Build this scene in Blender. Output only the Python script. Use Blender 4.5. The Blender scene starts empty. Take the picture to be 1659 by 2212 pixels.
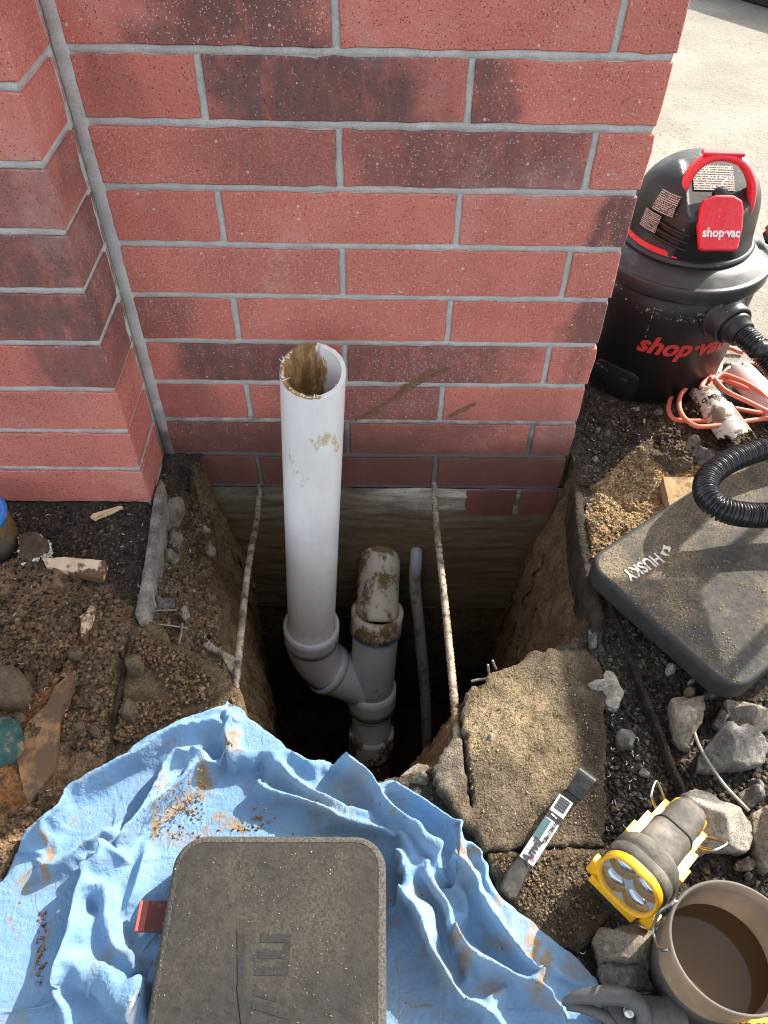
import bpy, math, random
import numpy as np
from mathutils import Vector, Matrix, Quaternion
from math import radians, sin, cos, pi
RNG = np.random.default_rng(7)
S = bpy.context.scene
COL = S.collection

# ------------------------------------------------------------------ camera
CAM = np.array([0.0, -0.93564, 0.91879])
CR = np.array([0.999579, -0.002, 0.0148]); PITCH, ROLL, YAW = 0.8484, 0.0224, 0.0185
_f = np.array([sin(YAW) * cos(PITCH), cos(YAW) * cos(PITCH), -sin(PITCH)])
_r = np.array([cos(YAW), -sin(YAW), 0.0]); _u = np.cross(_r, _f)
CR = _r * cos(ROLL) + _u * sin(ROLL); CU = -_r * sin(ROLL) + _u * cos(ROLL); CF = _f
FOC = 1662.0
cd = bpy.data.cameras.new('camera'); cam = bpy.data.objects.new('camera', cd); COL.objects.link(cam)
cd.sensor_fit = 'VERTICAL'; cd.sensor_height = 36; cd.sensor_width = 27; cd.lens = 36 * FOC / 2212
cd.clip_start = 0.02; cd.clip_end = 300
mw = Matrix.Identity(4)
for i in range(3):
    mw[i][0], mw[i][1], mw[i][2], mw[i][3] = CR[i], CU[i], -CF[i], CAM[i]
cam.matrix_world = mw
S.camera = cam

# ------------------------------------------------------------------ light
SUN_D = Vector((0.755, 0.656, 0)).normalized()
ELEV = radians(35)
TO_SUN = Vector((SUN_D.x * cos(ELEV), SUN_D.y * cos(ELEV), sin(ELEV)))
W = bpy.data.worlds.new('World'); S.world = W; W.use_nodes = True
wn = W.node_tree.nodes; wl = W.node_tree.links
sky = wn.new('ShaderNodeTexSky'); sky.sky_type = 'NISHITA'; sky.sun_disc = False
sky.sun_elevation = ELEV; sky.sun_rotation = math.atan2(SUN_D.x, SUN_D.y)
sky.air_density = 1.0; sky.dust_density = 2.5; sky.ozone_density = 1.0
hs = wn.new('ShaderNodeHueSaturation'); hs.inputs['Saturation'].default_value = .36; wl.new(sky.outputs[0], hs.inputs['Color']); wl.new(hs.outputs[0], wn['Background'].inputs[0]); wn['Background'].inputs[1].default_value = 0.15
sl = bpy.data.lights.new('sun', 'SUN'); sl.energy = 3.7; sl.angle = radians(0.55); sl.color = (1.0, 0.93, 0.82)
so = bpy.data.objects.new('sun', sl); COL.objects.link(so)
so.rotation_euler = (-TO_SUN).to_track_quat('-Z', 'Y').to_euler(); so.location = (3, 3, 3)
S.view_settings.view_transform = 'Standard'; S.view_settings.look = 'None'
S.view_settings.gamma = 1; S.view_settings.use_curve_mapping = False
S.view_settings.exposure = 1.42
S.render.engine = 'CYCLES'
S.cycles.filter_width = 1.1; S.cycles.max_bounces = 8; S.cycles.use_denoising = True

# ------------------------------------------------------------------ helpers
def at(x, y, z=0.0):
    """survey point: world position at height z of a point measured on the photograph"""
    d = CF * FOC + CR * (x - 829.5) - CU * (y - 1106)
    return CAM + d * (z - CAM[2]) / d[2]
def ats(pts, z=0.0): return np.array([at(x, y, z)[:2] for x, y in pts])

def put(name, me, parent=None, loc=None, rot=None, kind=None, label=None):
    o = bpy.data.objects.new(name, me); COL.objects.link(o)
    if parent is not None: o.parent = parent
    if loc is not None: o.location = loc
    if rot is not None: o.rotation_euler = rot
    if kind: o['kind'] = kind
    if label: o['label'] = label
    return o
def mesh(name, v, f, mat=None, smooth=False):
    me = bpy.data.meshes.new(name)
    v = np.asarray(v, dtype=float)
    if isinstance(f, np.ndarray) and f.ndim == 2:
        n = f.shape[1]
        me.vertices.add(len(v)); me.vertices.foreach_set('co', v.ravel())
        me.loops.add(f.size); me.loops.foreach_set('vertex_index', f.ravel().astype(np.int32))
        me.polygons.add(len(f)); me.polygons.foreach_set('loop_start', np.arange(0, f.size, n, dtype=np.int32))
        me.update(calc_edges=True)
    else:
        me.from_pydata([tuple(p) for p in v], [], [tuple(int(i) for i in q) for q in f]); me.update()
    if smooth: me.polygons.foreach_set('use_smooth', [True] * len(me.polygons))
    if mat: me.materials.append(mat)
    return me
def thing(name, label, cat, loc=(0, 0, 0), rotz=0.0, group=None, rot=None):
    o = bpy.data.objects.new(name, None); COL.objects.link(o)
    o.location = loc; o.rotation_euler = rot if rot is not None else (0, 0, rotz)
    o.empty_display_size = .02
    tag(o, label, cat, group); return o
def tag(o, label, cat, group=None):
    o['label'] = label; o['category'] = cat
    if group: o['group'] = group
    return o
class Bag:
    def __init__(s): s.v = []; s.f = []; s.n = 0
    def add(s, v, f):
        v = np.asarray(v, float); s.v.append(v); s.f += [tuple(i + s.n for i in q) for q in f]; s.n += len(v); return s
    def mesh(s, name, mat, smooth=False): return mesh(name, np.vstack(s.v), s.f, mat, smooth)

def prism(poly, z0, z1, bev=0.0, segs=2, inset_bottom=True):
    """extruded convex-ish polygon with rounded top (and bottom) edges"""
    poly = np.asarray(poly, float); n = len(poly); rings = []
    c = poly.mean(0)
    e = np.roll(poly, -1, 0) - poly; nn = np.stack([e[:, 1], -e[:, 0]], 1); nn /= np.linalg.norm(nn, axis=1)[:, None] + 1e-12
    area = 0.5 * np.sum(poly[:, 0] * np.roll(poly[:, 1], -1) - poly[:, 1] * np.roll(poly[:, 0], -1))
    if area < 0: nn = -nn
    vn = nn + np.roll(nn, 1, 0); vn /= np.linalg.norm(vn, axis=1)[:, None] + 1e-12
    def ring(off, z): rings.append(np.column_stack([poly - vn * off, np.full(n, z)]))
    if bev > 0:
        for k in range(segs, -1, -1):
            a = k / segs * pi / 2; ring(bev * (1 - cos(a)), z0 + bev * (1 - sin(a)))
        for k in range(0, segs + 1):
            a = k / segs * pi / 2; ring(bev * (1 - cos(a)), z1 - bev * (1 - sin(a)))
    else: ring(0, z0); ring(0, z1)
    v = np.vstack(rings); f = []
    for r in range(len(rings) - 1):
        for i in range(n):
            j = (i + 1) % n; q = (r * n + i, r * n + j, (r + 1) * n + j, (r + 1) * n + i)
            f.append(q if area > 0 else q[::-1])
    bot = tuple(range(n)); top = tuple(range((len(rings) - 1) * n, len(rings) * n))
    f.append(bot[::-1] if area > 0 else bot); f.append(top if area > 0 else top[::-1])
    return v, f
def rrect(w, h, r, seg=6, cx=0, cy=0):
    p = []
    for sx, sy, a0 in ((1, 1, 0), (-1, 1, 90), (-1, -1, 180), (1, -1, 270)):
        for k in range(seg + 1):
            a = radians(a0 + 90 * k / seg); p.append((cx + sx * (w / 2 - r) + r * cos(a), cy + sy * (h / 2 - r) + r * sin(a)))
    return np.array(p)
def box(dx, dy, dz, bev=0.0, c=(0, 0, 0)):
    p = np.array([(-dx / 2, -dy / 2), (dx / 2, -dy / 2), (dx / 2, dy / 2), (-dx / 2, dy / 2)])
    v, f = prism(p, -dz / 2, dz / 2, bev, 2); return v + np.array(c), f
def smooth_path(pts, n):
    """Catmull-Rom through the points, n samples"""
    P = np.asarray(pts, float); P = np.vstack([2 * P[0] - P[1], P, 2 * P[-1] - P[-2]])
    m = len(P) - 3; out = []
    for u in np.linspace(0, m - 1e-6, n):
        i = int(u); t = u - i; a, b, c_, d = P[i:i + 4]
        out.append(.5 * ((2 * b) + (c_ - a) * t + (2 * a - 5 * b + 4 * c_ - d) * t * t + (3 * b - a - 3 * c_ + d) * t ** 3))
    return np.array(out)
def tube(path, rad, seg=12, caps=True, inner=None):
    P = np.asarray(path, float); n = len(P); R_ = np.broadcast_to(np.asarray(rad, float), (n,))
    T = np.gradient(P, axis=0); T /= np.linalg.norm(T, axis=1)[:, None] + 1e-12
    a = np.array([0, 0, 1.0]) if abs(T[0][2]) < .9 else np.array([1.0, 0, 0])
    N = np.cross(T[0], a); N /= np.linalg.norm(N); v = []
    th = np.arange(seg) * 2 * pi / seg
    for i in range(n):
        N = N - T[i] * (N @ T[i]); N /= np.linalg.norm(N) + 1e-12; B = np.cross(T[i], N)
        v.append(P[i] + R_[i] * (np.cos(th)[:, None] * N + np.sin(th)[:, None] * B))
    v = np.vstack(v); f = []
    for i in range(n - 1):
        for k in range(seg):
            l = (k + 1) % seg; f.append((i * seg + k, i * seg + l, (i + 1) * seg + l, (i + 1) * seg + k))
    if caps: f.append(tuple(range(seg))[::-1]); f.append(tuple(range((n - 1) * seg, n * seg)))
    return v, f
def lathe(prof, seg=48, closed=False):
    """profile of (r, z) revolved about z"""
    th = np.arange(seg) * 2 * pi / seg; v = []
    for r, z in prof: v.append(np.column_stack([r * np.cos(th), r * np.sin(th), np.full(seg, z)]))
    v = np.vstack(v); f = []; n = len(prof)
    for i in range(n - 1 + (1 if closed else 0)):
        j = (i + 1) % n
        for k in range(seg):
            l = (k + 1) % seg; f.append((i * seg + k, i * seg + l, j * seg + l, j * seg + k))
    if not closed:
        if prof[0][0] > 1e-5: f.append(tuple(range(seg))[::-1])
        if prof[-1][0] > 1e-5: f.append(tuple(range((n - 1) * seg, n * seg)))
    return v, f
def orient(v, zdir, origin, xdir=None):
    """turn local +z to zdir (local +x towards xdir) and move to origin"""
    z = np.asarray(zdir, float); z = z / np.linalg.norm(z)
    x = np.array([1.0, 0, 0]) if xdir is None else np.asarray(xdir, float)
    x = x - z * (x @ z)
    if np.linalg.norm(x) < 1e-6: x = np.array([0, 1.0, 0]); x = x - z * (x @ z)
    x /= np.linalg.norm(x); y = np.cross(z, x)
    return np.asarray(v) @ np.array([x, y, z]) + np.asarray(origin)

# value noise -------------------------------------------------------
def _h(ix, iy, iz, s):
    n = (ix * 374761393 + iy * 668265263 + iz * 2147483647 + s * 1274126177) & 0xffffffff
    n = ((n ^ (n >> 13)) * 1274126177) & 0xffffffff
    n = ((n ^ (n >> 16)) * 2246822519) & 0xffffffff
    return ((n ^ (n >> 15)) & 0xffffff) / 0xffffff
def vn(x, y, z=0.0, s=0):
    x, y, z = np.broadcast_arrays(np.asarray(x, float), y, z)
    ix, iy, iz = np.floor(x).astype(np.int64), np.floor(y).astype(np.int64), np.floor(z).astype(np.int64)
    fx, fy, fz = x - ix, y - iy, z - iz
    fx, fy, fz = [t * t * t * (t * (t * 6 - 15) + 10) for t in (fx, fy, fz)]
    r = 0
    for dz in (0, 1):
        wz = fz if dz else 1 - fz
        for dy in (0, 1):
            wy = fy if dy else 1 - fy
            for dx in (0, 1):
                r = r + (fx if dx else 1 - fx) * wy * wz * _h(ix + dx, iy + dy, iz + dz, s)
    return r * 2 - 1
def fbm(x, y, z=0.0, s=0, o=4, g=.5, lac=2.03):
    r = 0; a = 1; t = 0
    for k in range(o): r = r + a * vn(np.asarray(x) * lac ** k, np.asarray(y) * lac ** k, np.asarray(z) * lac ** k, s + k * 17); t += a; a *= g
    return r / t
def sst(a, b, x): t = np.clip((x - a) / (b - a), 0, 1); return t * t * (3 - 2 * t)

def inside(P, poly):
    x, y = P[..., 0], P[..., 1]; r = np.zeros(x.shape, bool); n = len(poly)
    for i in range(n):
        x0, y0 = poly[i]; x1, y1 = poly[(i + 1) % n]
        if y0 == y1: continue
        c = ((y0 > y) != (y1 > y)) & (x < (x1 - x0) * (y - y0) / (y1 - y0) + x0); r ^= c
    return r
def segdist(P, line, closed=False, full=False):
    """distance to a polyline, nearest point, signed side and arc parameter"""
    best = np.full(P.shape[:-1], 1e9); npt = np.zeros(P.shape); side = np.zeros(P.shape[:-1]); par = np.zeros(P.shape[:-1])
    n = len(line); m = n if closed else n - 1
    for i in range(m):
        a = line[i]; b = line[(i + 1) % n]; d = b - a; L = d @ d + 1e-18
        t = np.clip(((P - a) @ d) / L, 0, 1); q = a + t[..., None] * d
        ds = np.linalg.norm(P - q, axis=-1); k = ds < best
        best = np.where(k, ds, best); npt = np.where(k[..., None], q, npt)
        if full:
            sd = np.sign(d[0] * (P[..., 1] - a[1]) - d[1] * (P[..., 0] - a[0])); side = np.where(k, sd, side)
            par = np.where(k, (i + t) / m, par)
    return (best, npt, side, par) if full else (best, npt)
def rough(poly, amp, n, seed=0, closed=True):
    """resample a polygon and roughen it"""
    poly = np.asarray(poly, float); P = np.vstack([poly, poly[:1]]) if closed else poly
    L = np.r_[0, np.cumsum(np.linalg.norm(np.diff(P, axis=0), axis=1))]
    t = np.linspace(0, L[-1], n + (1 if closed else 0))
    q = np.column_stack([np.interp(t, L, P[:, 0]), np.interp(t, L, P[:, 1])])
    if closed: q = q[:-1]
    a = q.copy()
    q[:, 0] += amp * fbm(a[:, 0] * 70, a[:, 1] * 70, 0, seed + 3, 5, .72, 2.3)
    q[:, 1] += amp * fbm(a[:, 0] * 70, a[:, 1] * 70, 5, seed + 9, 5, .72, 2.3)
    return q
def zone(P, polyD, soft=.01, amp=.012, sc=30, seed=0, z=0.0, world=False):
    """soft noisy mask of a polygon"""
    poly = np.array(polyD) if world else ats(polyD, z)
    d, _ = segdist(P, poly, True); d = np.where(inside(P, poly), d, -d)
    d = d + amp * fbm(P[..., 0] * sc, P[..., 1] * sc, 0, seed, 4, .6)
    return sst(-soft, soft, d)

def sheet(outline, cell, hf, hole=None, skirt=None, frame=None, tint=None):
    """height-field sheet cut to an outline (hole left open), with a skirt below its rim"""
    outline = np.asarray(outline, float)
    x0, y0 = outline.min(0); x1, y1 = outline.max(0)
    nx = max(3, int(math.ceil((x1 - x0) / cell)) + 1); ny = max(3, int(math.ceil((y1 - y0) / cell)) + 1)
    X, Y = np.meshgrid(x0 + np.arange(nx) * cell, y0 + np.arange(ny) * cell)
    C = np.stack([X[:-1, :-1] + cell / 2, Y[:-1, :-1] + cell / 2], -1)
    keep = inside(C, outline)
    if hole is not None: keep &= ~inside(C, hole)
    idx = np.arange(nx * ny).reshape(ny, nx)
    q = np.stack([idx[:-1, :-1], idx[:-1, 1:], idx[1:, 1:], idx[1:, :-1]], -1)[keep]
    cnt = np.bincount(q.ravel(), minlength=nx * ny); used = cnt > 0
    P = np.stack([X.ravel(), Y.ravel()], 1); bd = used & (cnt < 4)
    B = P[bd]; d1, n1 = segdist(B, outline, True)
    if hole is not None:
        d2, n2 = segdist(B, hole, True); n1 = np.where((d2 < d1)[:, None], n2, n1); d1 = np.minimum(d1, d2)
    P[bd] = np.where((d1 < cell * 1.5)[:, None], n1, B)
    rm = np.cumsum(used) - 1; P = P[used]; q = rm[q]
    V = np.column_stack([P, hf(P)])
    F = q; bdn = bd[used]
    if skirt is not None:
        E = np.concatenate([q[:, [0, 1]], q[:, [1, 2]], q[:, [2, 3]], q[:, [3, 0]]])
        key = E.min(1) * 10000000 + E.max(1); u, inv, c = np.unique(key, return_inverse=True, return_counts=True)
        be = E[c[inv] == 1]; bv = np.unique(be); mp = {int(a): i + len(V) for i, a in enumerate(bv)}
        low = V[bv].copy(); low[:, 2] = low[:, 2] - skirt if skirt > 0 else skirt
        a = be[:, 0]; b = be[:, 1]; la = np.array([mp[int(i)] for i in a]); lb = np.array([mp[int(i)] for i in b])
        F = np.vstack([q, np.stack([b, a, la, lb], 1)]); V = np.vstack([V, low])
    return V, F
def setcol(me, colors, name='tint'):
    at_ = me.color_attributes.new(name, 'FLOAT_COLOR', 'POINT')
    c = np.ones((len(me.vertices), 4)); c[:, :colors.shape[1]] = colors
    at_.data.foreach_set('color', c.ravel())

def icosphere(sub):
    import bmesh
    bm = bmesh.new(); bmesh.ops.create_icosphere(bm, subdivisions=sub, radius=1)
    v = np.array([p.co[:] for p in bm.verts]); f = [tuple(q.index for q in p.verts) for p in bm.faces]
    bm.free(); return v, f
ICO = {k: icosphere(k) for k in (1, 2, 3, 4)}
def rock(size, seed, sub=3, cuts=9, ns=.08, round_=0.0):
    r = np.random.default_rng(seed); v, f = ICO[sub]; v = v.copy()
    for _ in range(cuts):
        n = r.normal(size=3); n /= np.linalg.norm(n); h = r.uniform(.55, .9) + round_
        d = v @ n; v -= np.where(d > h, d - h, 0)[:, None] * n
    rr = 1 + ns * fbm(v[:, 0] * 2.2, v[:, 1] * 2.2, v[:, 2] * 2.2, seed, 4, .6)
    v = v * rr[:, None] * np.array(size) / 2
    return v, f

def text_mesh(txt, size, mat, shear=0.0, bold=0.0, extrude=0.0003, align='CENTER', sx=1.0, spacing=1.0, res=3):
    cu = bpy.data.curves.new('lettering', 'FONT'); cu.body = txt; cu.size = size; cu.shear = shear
    cu.offset = bold; cu.extrude = extrude; cu.align_x = align; cu.align_y = 'CENTER'; cu.resolution_u = res; cu.space_character = spacing
    o = bpy.data.objects.new('tmp', cu); COL.objects.link(o)
    dg = bpy.context.evaluated_depsgraph_get(); me = bpy.data.meshes.new_from_object(o.evaluated_get(dg))
    bpy.data.objects.remove(o); bpy.data.curves.remove(cu)
    n = len(me.vertices); co = np.empty(n * 3); me.vertices.foreach_get('co', co); co = co.reshape(-1, 3); co[:, 0] *= sx
    me.vertices.foreach_set('co', co.ravel()); me.materials.clear(); me.materials.append(mat); me.name = 'lettering'
    return me, co
def move_mesh(me, co): me.vertices.foreach_set('co', np.asarray(co).ravel()); me.update()

# ------------------------------------------------------------------ materials
class NB:
    def __init__(s, name, rough=.8, metal=0.0, spec=None):
        s.m = bpy.data.materials.new(name); s.m.use_nodes = True; s.t = s.m.node_tree; s.N = s.t.nodes; s.L = s.t.links
        s.p = s.N['Principled BSDF']; s.p.inputs['Roughness'].default_value = rough; s.p.inputs['Metallic'].default_value = metal
        if spec is not None: s.p.inputs['Specular IOR Level'].default_value = spec
        s._pos = None
    def set(s, k, v):
        i = s.p.inputs[k]
        if isinstance(v, bpy.types.NodeSocket): s.L.new(v, i)
        else: i.default_value = (*v, 1) if isinstance(v, tuple) and len(v) == 3 else v
        return s
    def inp(s, n, k, v):
        if isinstance(v, bpy.types.NodeSocket): s.L.new(v, n.inputs[k])
        else: n.inputs[k].default_value = (*v, 1) if isinstance(v, tuple) and len(v) == 3 and n.inputs[k].type == 'RGBA' else v
    def pos(s, world=False):
        if world:
            if not hasattr(s, '_wp'):
                g = s.N.new('ShaderNodeVectorMath'); g.operation = 'SCALE'; g.inputs['Scale'].default_value = .75
                s.L.new(s.N.new('ShaderNodeNewGeometry').outputs['Position'], g.inputs[0]); s._wp = g.outputs[0]
            return s._wp
        if s._pos is None: s._pos = s.N.new('ShaderNodeTexCoord').outputs['Object']
        return s._pos
    def map(s, vec, scale=(1, 1, 1), rot=(0, 0, 0), loc=(0, 0, 0)):
        n = s.N.new('ShaderNodeMapping'); s.L.new(vec, n.inputs[0]); n.inputs['Scale'].default_value = scale; n.inputs['Rotation'].default_value = rot; n.inputs['Location'].default_value = loc; return n.outputs[0]
    def noise(s, sc, det=4, ro=.55, vec=None, dist=0.0):
        n = s.N.new('ShaderNodeTexNoise'); s.L.new(vec if vec is not None else s.pos(), n.inputs['Vector'])
        n.inputs['Scale'].default_value = sc; n.inputs['Detail'].default_value = det; n.inputs['Roughness'].default_value = ro; n.inputs['Distortion'].default_value = dist
        return n.outputs['Fac']
    def vor(s, sc, vec=None, feat='F1', out='Distance', rnd=1.0):
        n = s.N.new('ShaderNodeTexVoronoi'); n.feature = feat; s.L.new(vec if vec is not None else s.pos(), n.inputs['Vector'])
        n.inputs['Scale'].default_value = sc; n.inputs['Randomness'].default_value = rnd; return n.outputs[out]
    def ramp(s, fac, a, b, va=0.0, vb=1.0):
        n = s.N.new('ShaderNodeMapRange'); n.interpolation_type = 'SMOOTHSTEP'; s.L.new(fac, n.inputs[0])
        for k, v in zip((1, 2, 3, 4), (a, b, va, vb)): n.inputs[k].default_value = v
        return n.outputs[0]
    def mix(s, fac, a, b, mode='MIX'):
        n = s.N.new('ShaderNodeMix'); n.data_type = 'RGBA'; n.blend_type = mode
        s.inp(n, 0, fac); 
        for k, v in ((6, a), (7, b)):
            if isinstance(v, bpy.types.NodeSocket): s.L.new(v, n.inputs[k])
            else: n.inputs[k].default_value = (*v[:3], 1)
        return n.outputs[2]
    def math(s, op, a, b=0.0, c=0.0):
        n = s.N.new('ShaderNodeMath'); n.operation = op
        for k, v in ((0, a), (1, b), (2, c)):
            if isinstance(v, bpy.types.NodeSocket): s.L.new(v, n.inputs[k])
            else: n.inputs[k].default_value = v
        return n.outputs[0]
    def bump(s, h, st=.5, dist=.002, nrm=None):
        n = s.N.new('ShaderNodeBump'); s.L.new(h, n.inputs['Height']); n.inputs['Strength'].default_value = st; n.inputs['Distance'].default_value = dist
        if nrm is not None: s.L.new(nrm, n.inputs['Normal'])
        s.L.new(n.outputs[0], s.p.inputs['Normal']); return n.outputs[0]
    def attr(s, name, out='Color'):
        n = s.N.new('ShaderNodeAttribute'); n.attribute_name = name; return n.outputs[out]

def simple(name, c1, c2=None, sc=40, rough=.6, metal=0.0, bump=0.0, bsc=300, dirt=None, dsc=25, dlo=.55, dhi=.7, spec=None, bdist=.001):
    b = NB(name, rough, metal, spec); c2 = c2 or tuple(x * .8 for x in c1)
    c = b.mix(b.ramp(b.noise(sc, 5, .6), .35, .65), c1, c2)
    if dirt:
        f = b.ramp(b.noise(dsc, 7, .68), dlo, dhi); c = b.mix(f, c, dirt)
        b.set('Roughness', b.ramp(f, 0, 1, rough, .92))
    b.set('Base Color', c)
    if bump: b.bump(b.noise(bsc, 4, .6), bump, bdist)
    return b.m

def brick_mat():
    b = NB('brick', .85); w = b.pos(True)
    oi = b.N.new('ShaderNodeObjectInfo'); sep = b.N.new('ShaderNodeSeparateColor'); b.L.new(oi.outputs['Color'], sep.inputs[0])
    gen = b.N.new('ShaderNodeTexCoord').outputs['Generated']; sx = b.N.new('ShaderNodeSeparateXYZ'); b.L.new(gen, sx.inputs[0])
    n1 = b.noise(9, 5, .6, w); n2 = b.noise(52, 7, .72, b.map(w, (1, 1, .42))); n3 = b.noise(420, 3, .6, w)
    base = b.mix(b.ramp(n1, .3, .7), (.73, .235, .175), (.58, .165, .122))
    base = b.mix(b.math('MULTIPLY', b.ramp(n3, .45, .60), .62), base, (.76, .30, .235)); base = b.mix(b.ramp(b.noise(300, 4, .75, w), .30, .46, .65, 0), base, (.22, .05, .04))
    base = b.mix(oi.outputs['Random'], base, b.mix(.35, base, (.44, .13, .105)))
    # kiln-flashed dark patch: red = strength, green = centre, blue = half width
    wob = b.math('MULTIPLY', b.math('SUBTRACT', b.noise(14, 4, .6, w), .5), .55)
    d = b.math('ABSOLUTE', b.math('ADD', b.math('SUBTRACT', sx.outputs[0], sep.outputs[1]), wob))
    k = b.math('SUBTRACT', 1.0, b.math('DIVIDE', d, b.math('ADD', sep.outputs[2], .02)))
    k = b.math('MULTIPLY', b.ramp(k, 0.0, .55), sep.outputs[0])
    k = b.math('MULTIPLY', k, b.ramp(n2, .28, .62, .38, 1.0))
    col = b.mix(k, base, b.mix(b.ramp(n2, .4, .6), (.085, .055, .055), (.17, .09, .085)))
    # pale haze of mortar wash
    hz = b.math('MULTIPLY', b.ramp(b.noise(5.5, 6, .65, w), .52, .76), .42)
    col = b.mix(hz, col, (.74, .46, .43))
    # pale grit and pits
    v = b.vor(430, w); vd = b.vor(430, w, out='Color'); sr = b.N.new('ShaderNodeSeparateColor'); b.L.new(vd, sr.inputs[0])
    dens = b.ramp(b.noise(22, 3, .6, w), .3, .75, .66, .36)
    has = b.math('GREATER_THAN', sr.outputs[0], dens)
    sp = b.math('MULTIPLY', has, b.math('LESS_THAN', v, b.math('MULTIPLY', sr.outputs[1], .36)))
    col = b.mix(b.math('MULTIPLY', sp, .85), col, (.78, .62, .54))
    v2 = b.vor(120, w); c2 = b.vor(120, w, out='Color'); s2 = b.N.new('ShaderNodeSeparateColor'); b.L.new(c2, s2.inputs[0])
    big = b.math('MULTIPLY', b.math('GREATER_THAN', s2.outputs[0], .9), b.math('LESS_THAN', v2, b.math('MULTIPLY', s2.outputs[1], .2)))
    col = b.mix(big, col, (.72, .62, .54))
    pit = b.math('MULTIPLY', b.math('LESS_THAN', sr.outputs[0], .12), b.math('LESS_THAN', v, .3))
    col = b.mix(pit, col, (.05, .02, .02))
    # damp, soiled band just above and below grade
    pz = b.N.new('ShaderNodeSeparateXYZ'); b.L.new(w, pz.inputs[0])
    dmp = b.ramp(b.math('ADD', pz.outputs[2], b.math('MULTIPLY', b.math('SUBTRACT', n1, .5), .22)), .15, -.02)
    py = b.ramp(pz.outputs[1], -.02, -.008)
    dmp = b.math('MULTIPLY', dmp, py)
    col = b.mix(b.math('MULTIPLY', dmp, .86), col, b.mix(n2, (.07, .030, .024), (.15, .055, .04)))
    b.set('Base Color', col)
    h = b.math('ADD', b.math('MULTIPLY', n3, .6), b.math('SUBTRACT', b.math('MULTIPLY', sp, .5), b.math('MULTIPLY', pit, .7)))
    h = b.math('ADD', h, b.math('MULTIPLY', b.noise(160, 4, .6, b.map(w, (1, 1, .35))), .8)); h = b.math('ADD', h, b.math('MULTIPLY', b.noise(28, 4, .6, w), 1.2))
    b.bump(h, .8, .003)
    return b.m
def mortar_mat():
    b = NB('mortar', .9); w = b.pos(True); n = b.noise(30, 6, .65, w); g = b.noise(600, 3, .6, w)
    c = b.mix(b.ramp(n, .3, .7), (.50, .49, .465), (.66, .65, .62)); c = b.mix(b.ramp(g, .35, .5, .45, 0.0), c, (.22, .21, .2))
    c = b.mix(b.ramp(b.noise(6, 4, .6, w), .55, .72, 0, .6), c, (.64, .64, .66))
    pz = b.N.new('ShaderNodeSeparateXYZ'); b.L.new(w, pz.inputs[0])
    dmp = b.ramp(b.math('ADD', pz.outputs[2], b.math('MULTIPLY', b.math('SUBTRACT', n, .5), .16)), .13, .02)
    c = b.mix(b.math('MULTIPLY', b.math('MULTIPLY', dmp, b.ramp(pz.outputs[1], -.03, -.012)), .85), c, (.075, .06, .05))
    b.set('Base Color', c); b.bump(b.math('ADD', b.noise(90, 5, .65, w), b.math('MULTIPLY', g, .5)), .6, .002); return b.m
def soil_mat(name, grit=.5, rough=.95):
    """soil: base colour from the surface's own tint, broken up by grains"""
    b = NB(name, rough, 0, .25); t = b.attr('tint'); w = b.pos(True)
    n1 = b.noise(35, 8, .68, w); n2 = b.noise(190, 5, .65, w); v = b.vor(330, w, out='Color'); sv = b.N.new('ShaderNodeSeparateColor'); b.L.new(v, sv.inputs[0])
    c = b.mix(b.ramp(n1, .3, .7), b.mix(1.0, t, (.60, .58, .56), 'MULTIPLY'), b.mix(1.0, t, (1.42, 1.40, 1.36), 'MULTIPLY'))
    c = b.mix(b.ramp(b.noise(420, 3, .7, w), .52, .66, 0, .5), c, b.mix(1.0, t, (2.1, 2.05, 1.95), 'MULTIPLY'))
    c = b.mix(b.ramp(n2, .36, .5, .75, 0), c, b.mix(1.0, t, (.38, .36, .35), 'MULTIPLY'))
    c = b.mix(b.math('MULTIPLY', b.math('GREATER_THAN', sv.outputs[0], .93), grit), c, b.mix(.35, t, (.42, .35, .27)))
    b.set('Base Color', c)
    vd = b.vor(260, w)
    h = b.math('ADD', b.math('MULTIPLY', n2, 1.0), b.math('MULTIPLY', b.math('SUBTRACT', 1.0, vd), .55)); h = b.math('ADD', h, b.math('MULTIPLY', n1, 1.6))
    b.bump(h, .9, .006); return b.m
def stone_mat(name, c1, c2, c3, sc=60):
    b = NB(name, .92, 0, .25); w = b.pos(True)
    c = b.mix(b.ramp(b.noise(sc, 7, .68, w), .35, .65), c1, c2); c = b.mix(b.ramp(b.noise(sc * .6, 5, .7, w, 1.0), .55, .68), c, c3)
    v = b.vor(150, w, out='Color'); sv = b.N.new('ShaderNodeSeparateColor'); b.L.new(v, sv.inputs[0])
    c = b.mix(b.math('MULTIPLY', b.math('GREATER_THAN', sv.outputs[0], .86), .45), c, tuple(min(1, x * 1.5) for x in c2))
    c = b.mix(b.ramp(b.noise(260, 5, .75, w), .36, .48, .75, 0), c, tuple(x * .35 for x in c1)); c = b.mix(b.ramp(b.noise(330, 3, .7, w), .56, .68, 0, .6), c, tuple(min(.8, x * 1.5) for x in c2))
    c = b.mix(b.ramp(b.noise(22, 6, .7, w), .56, .66, 0, .75), c, (.20, .14, .085))
    b.set('Base Color', c); b.bump(b.math('ADD', b.noise(110, 8, .78, w), b.math('MULTIPLY', b.noise(420, 3, .6, w), .4)), 1.0, .010); return b.m

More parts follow.
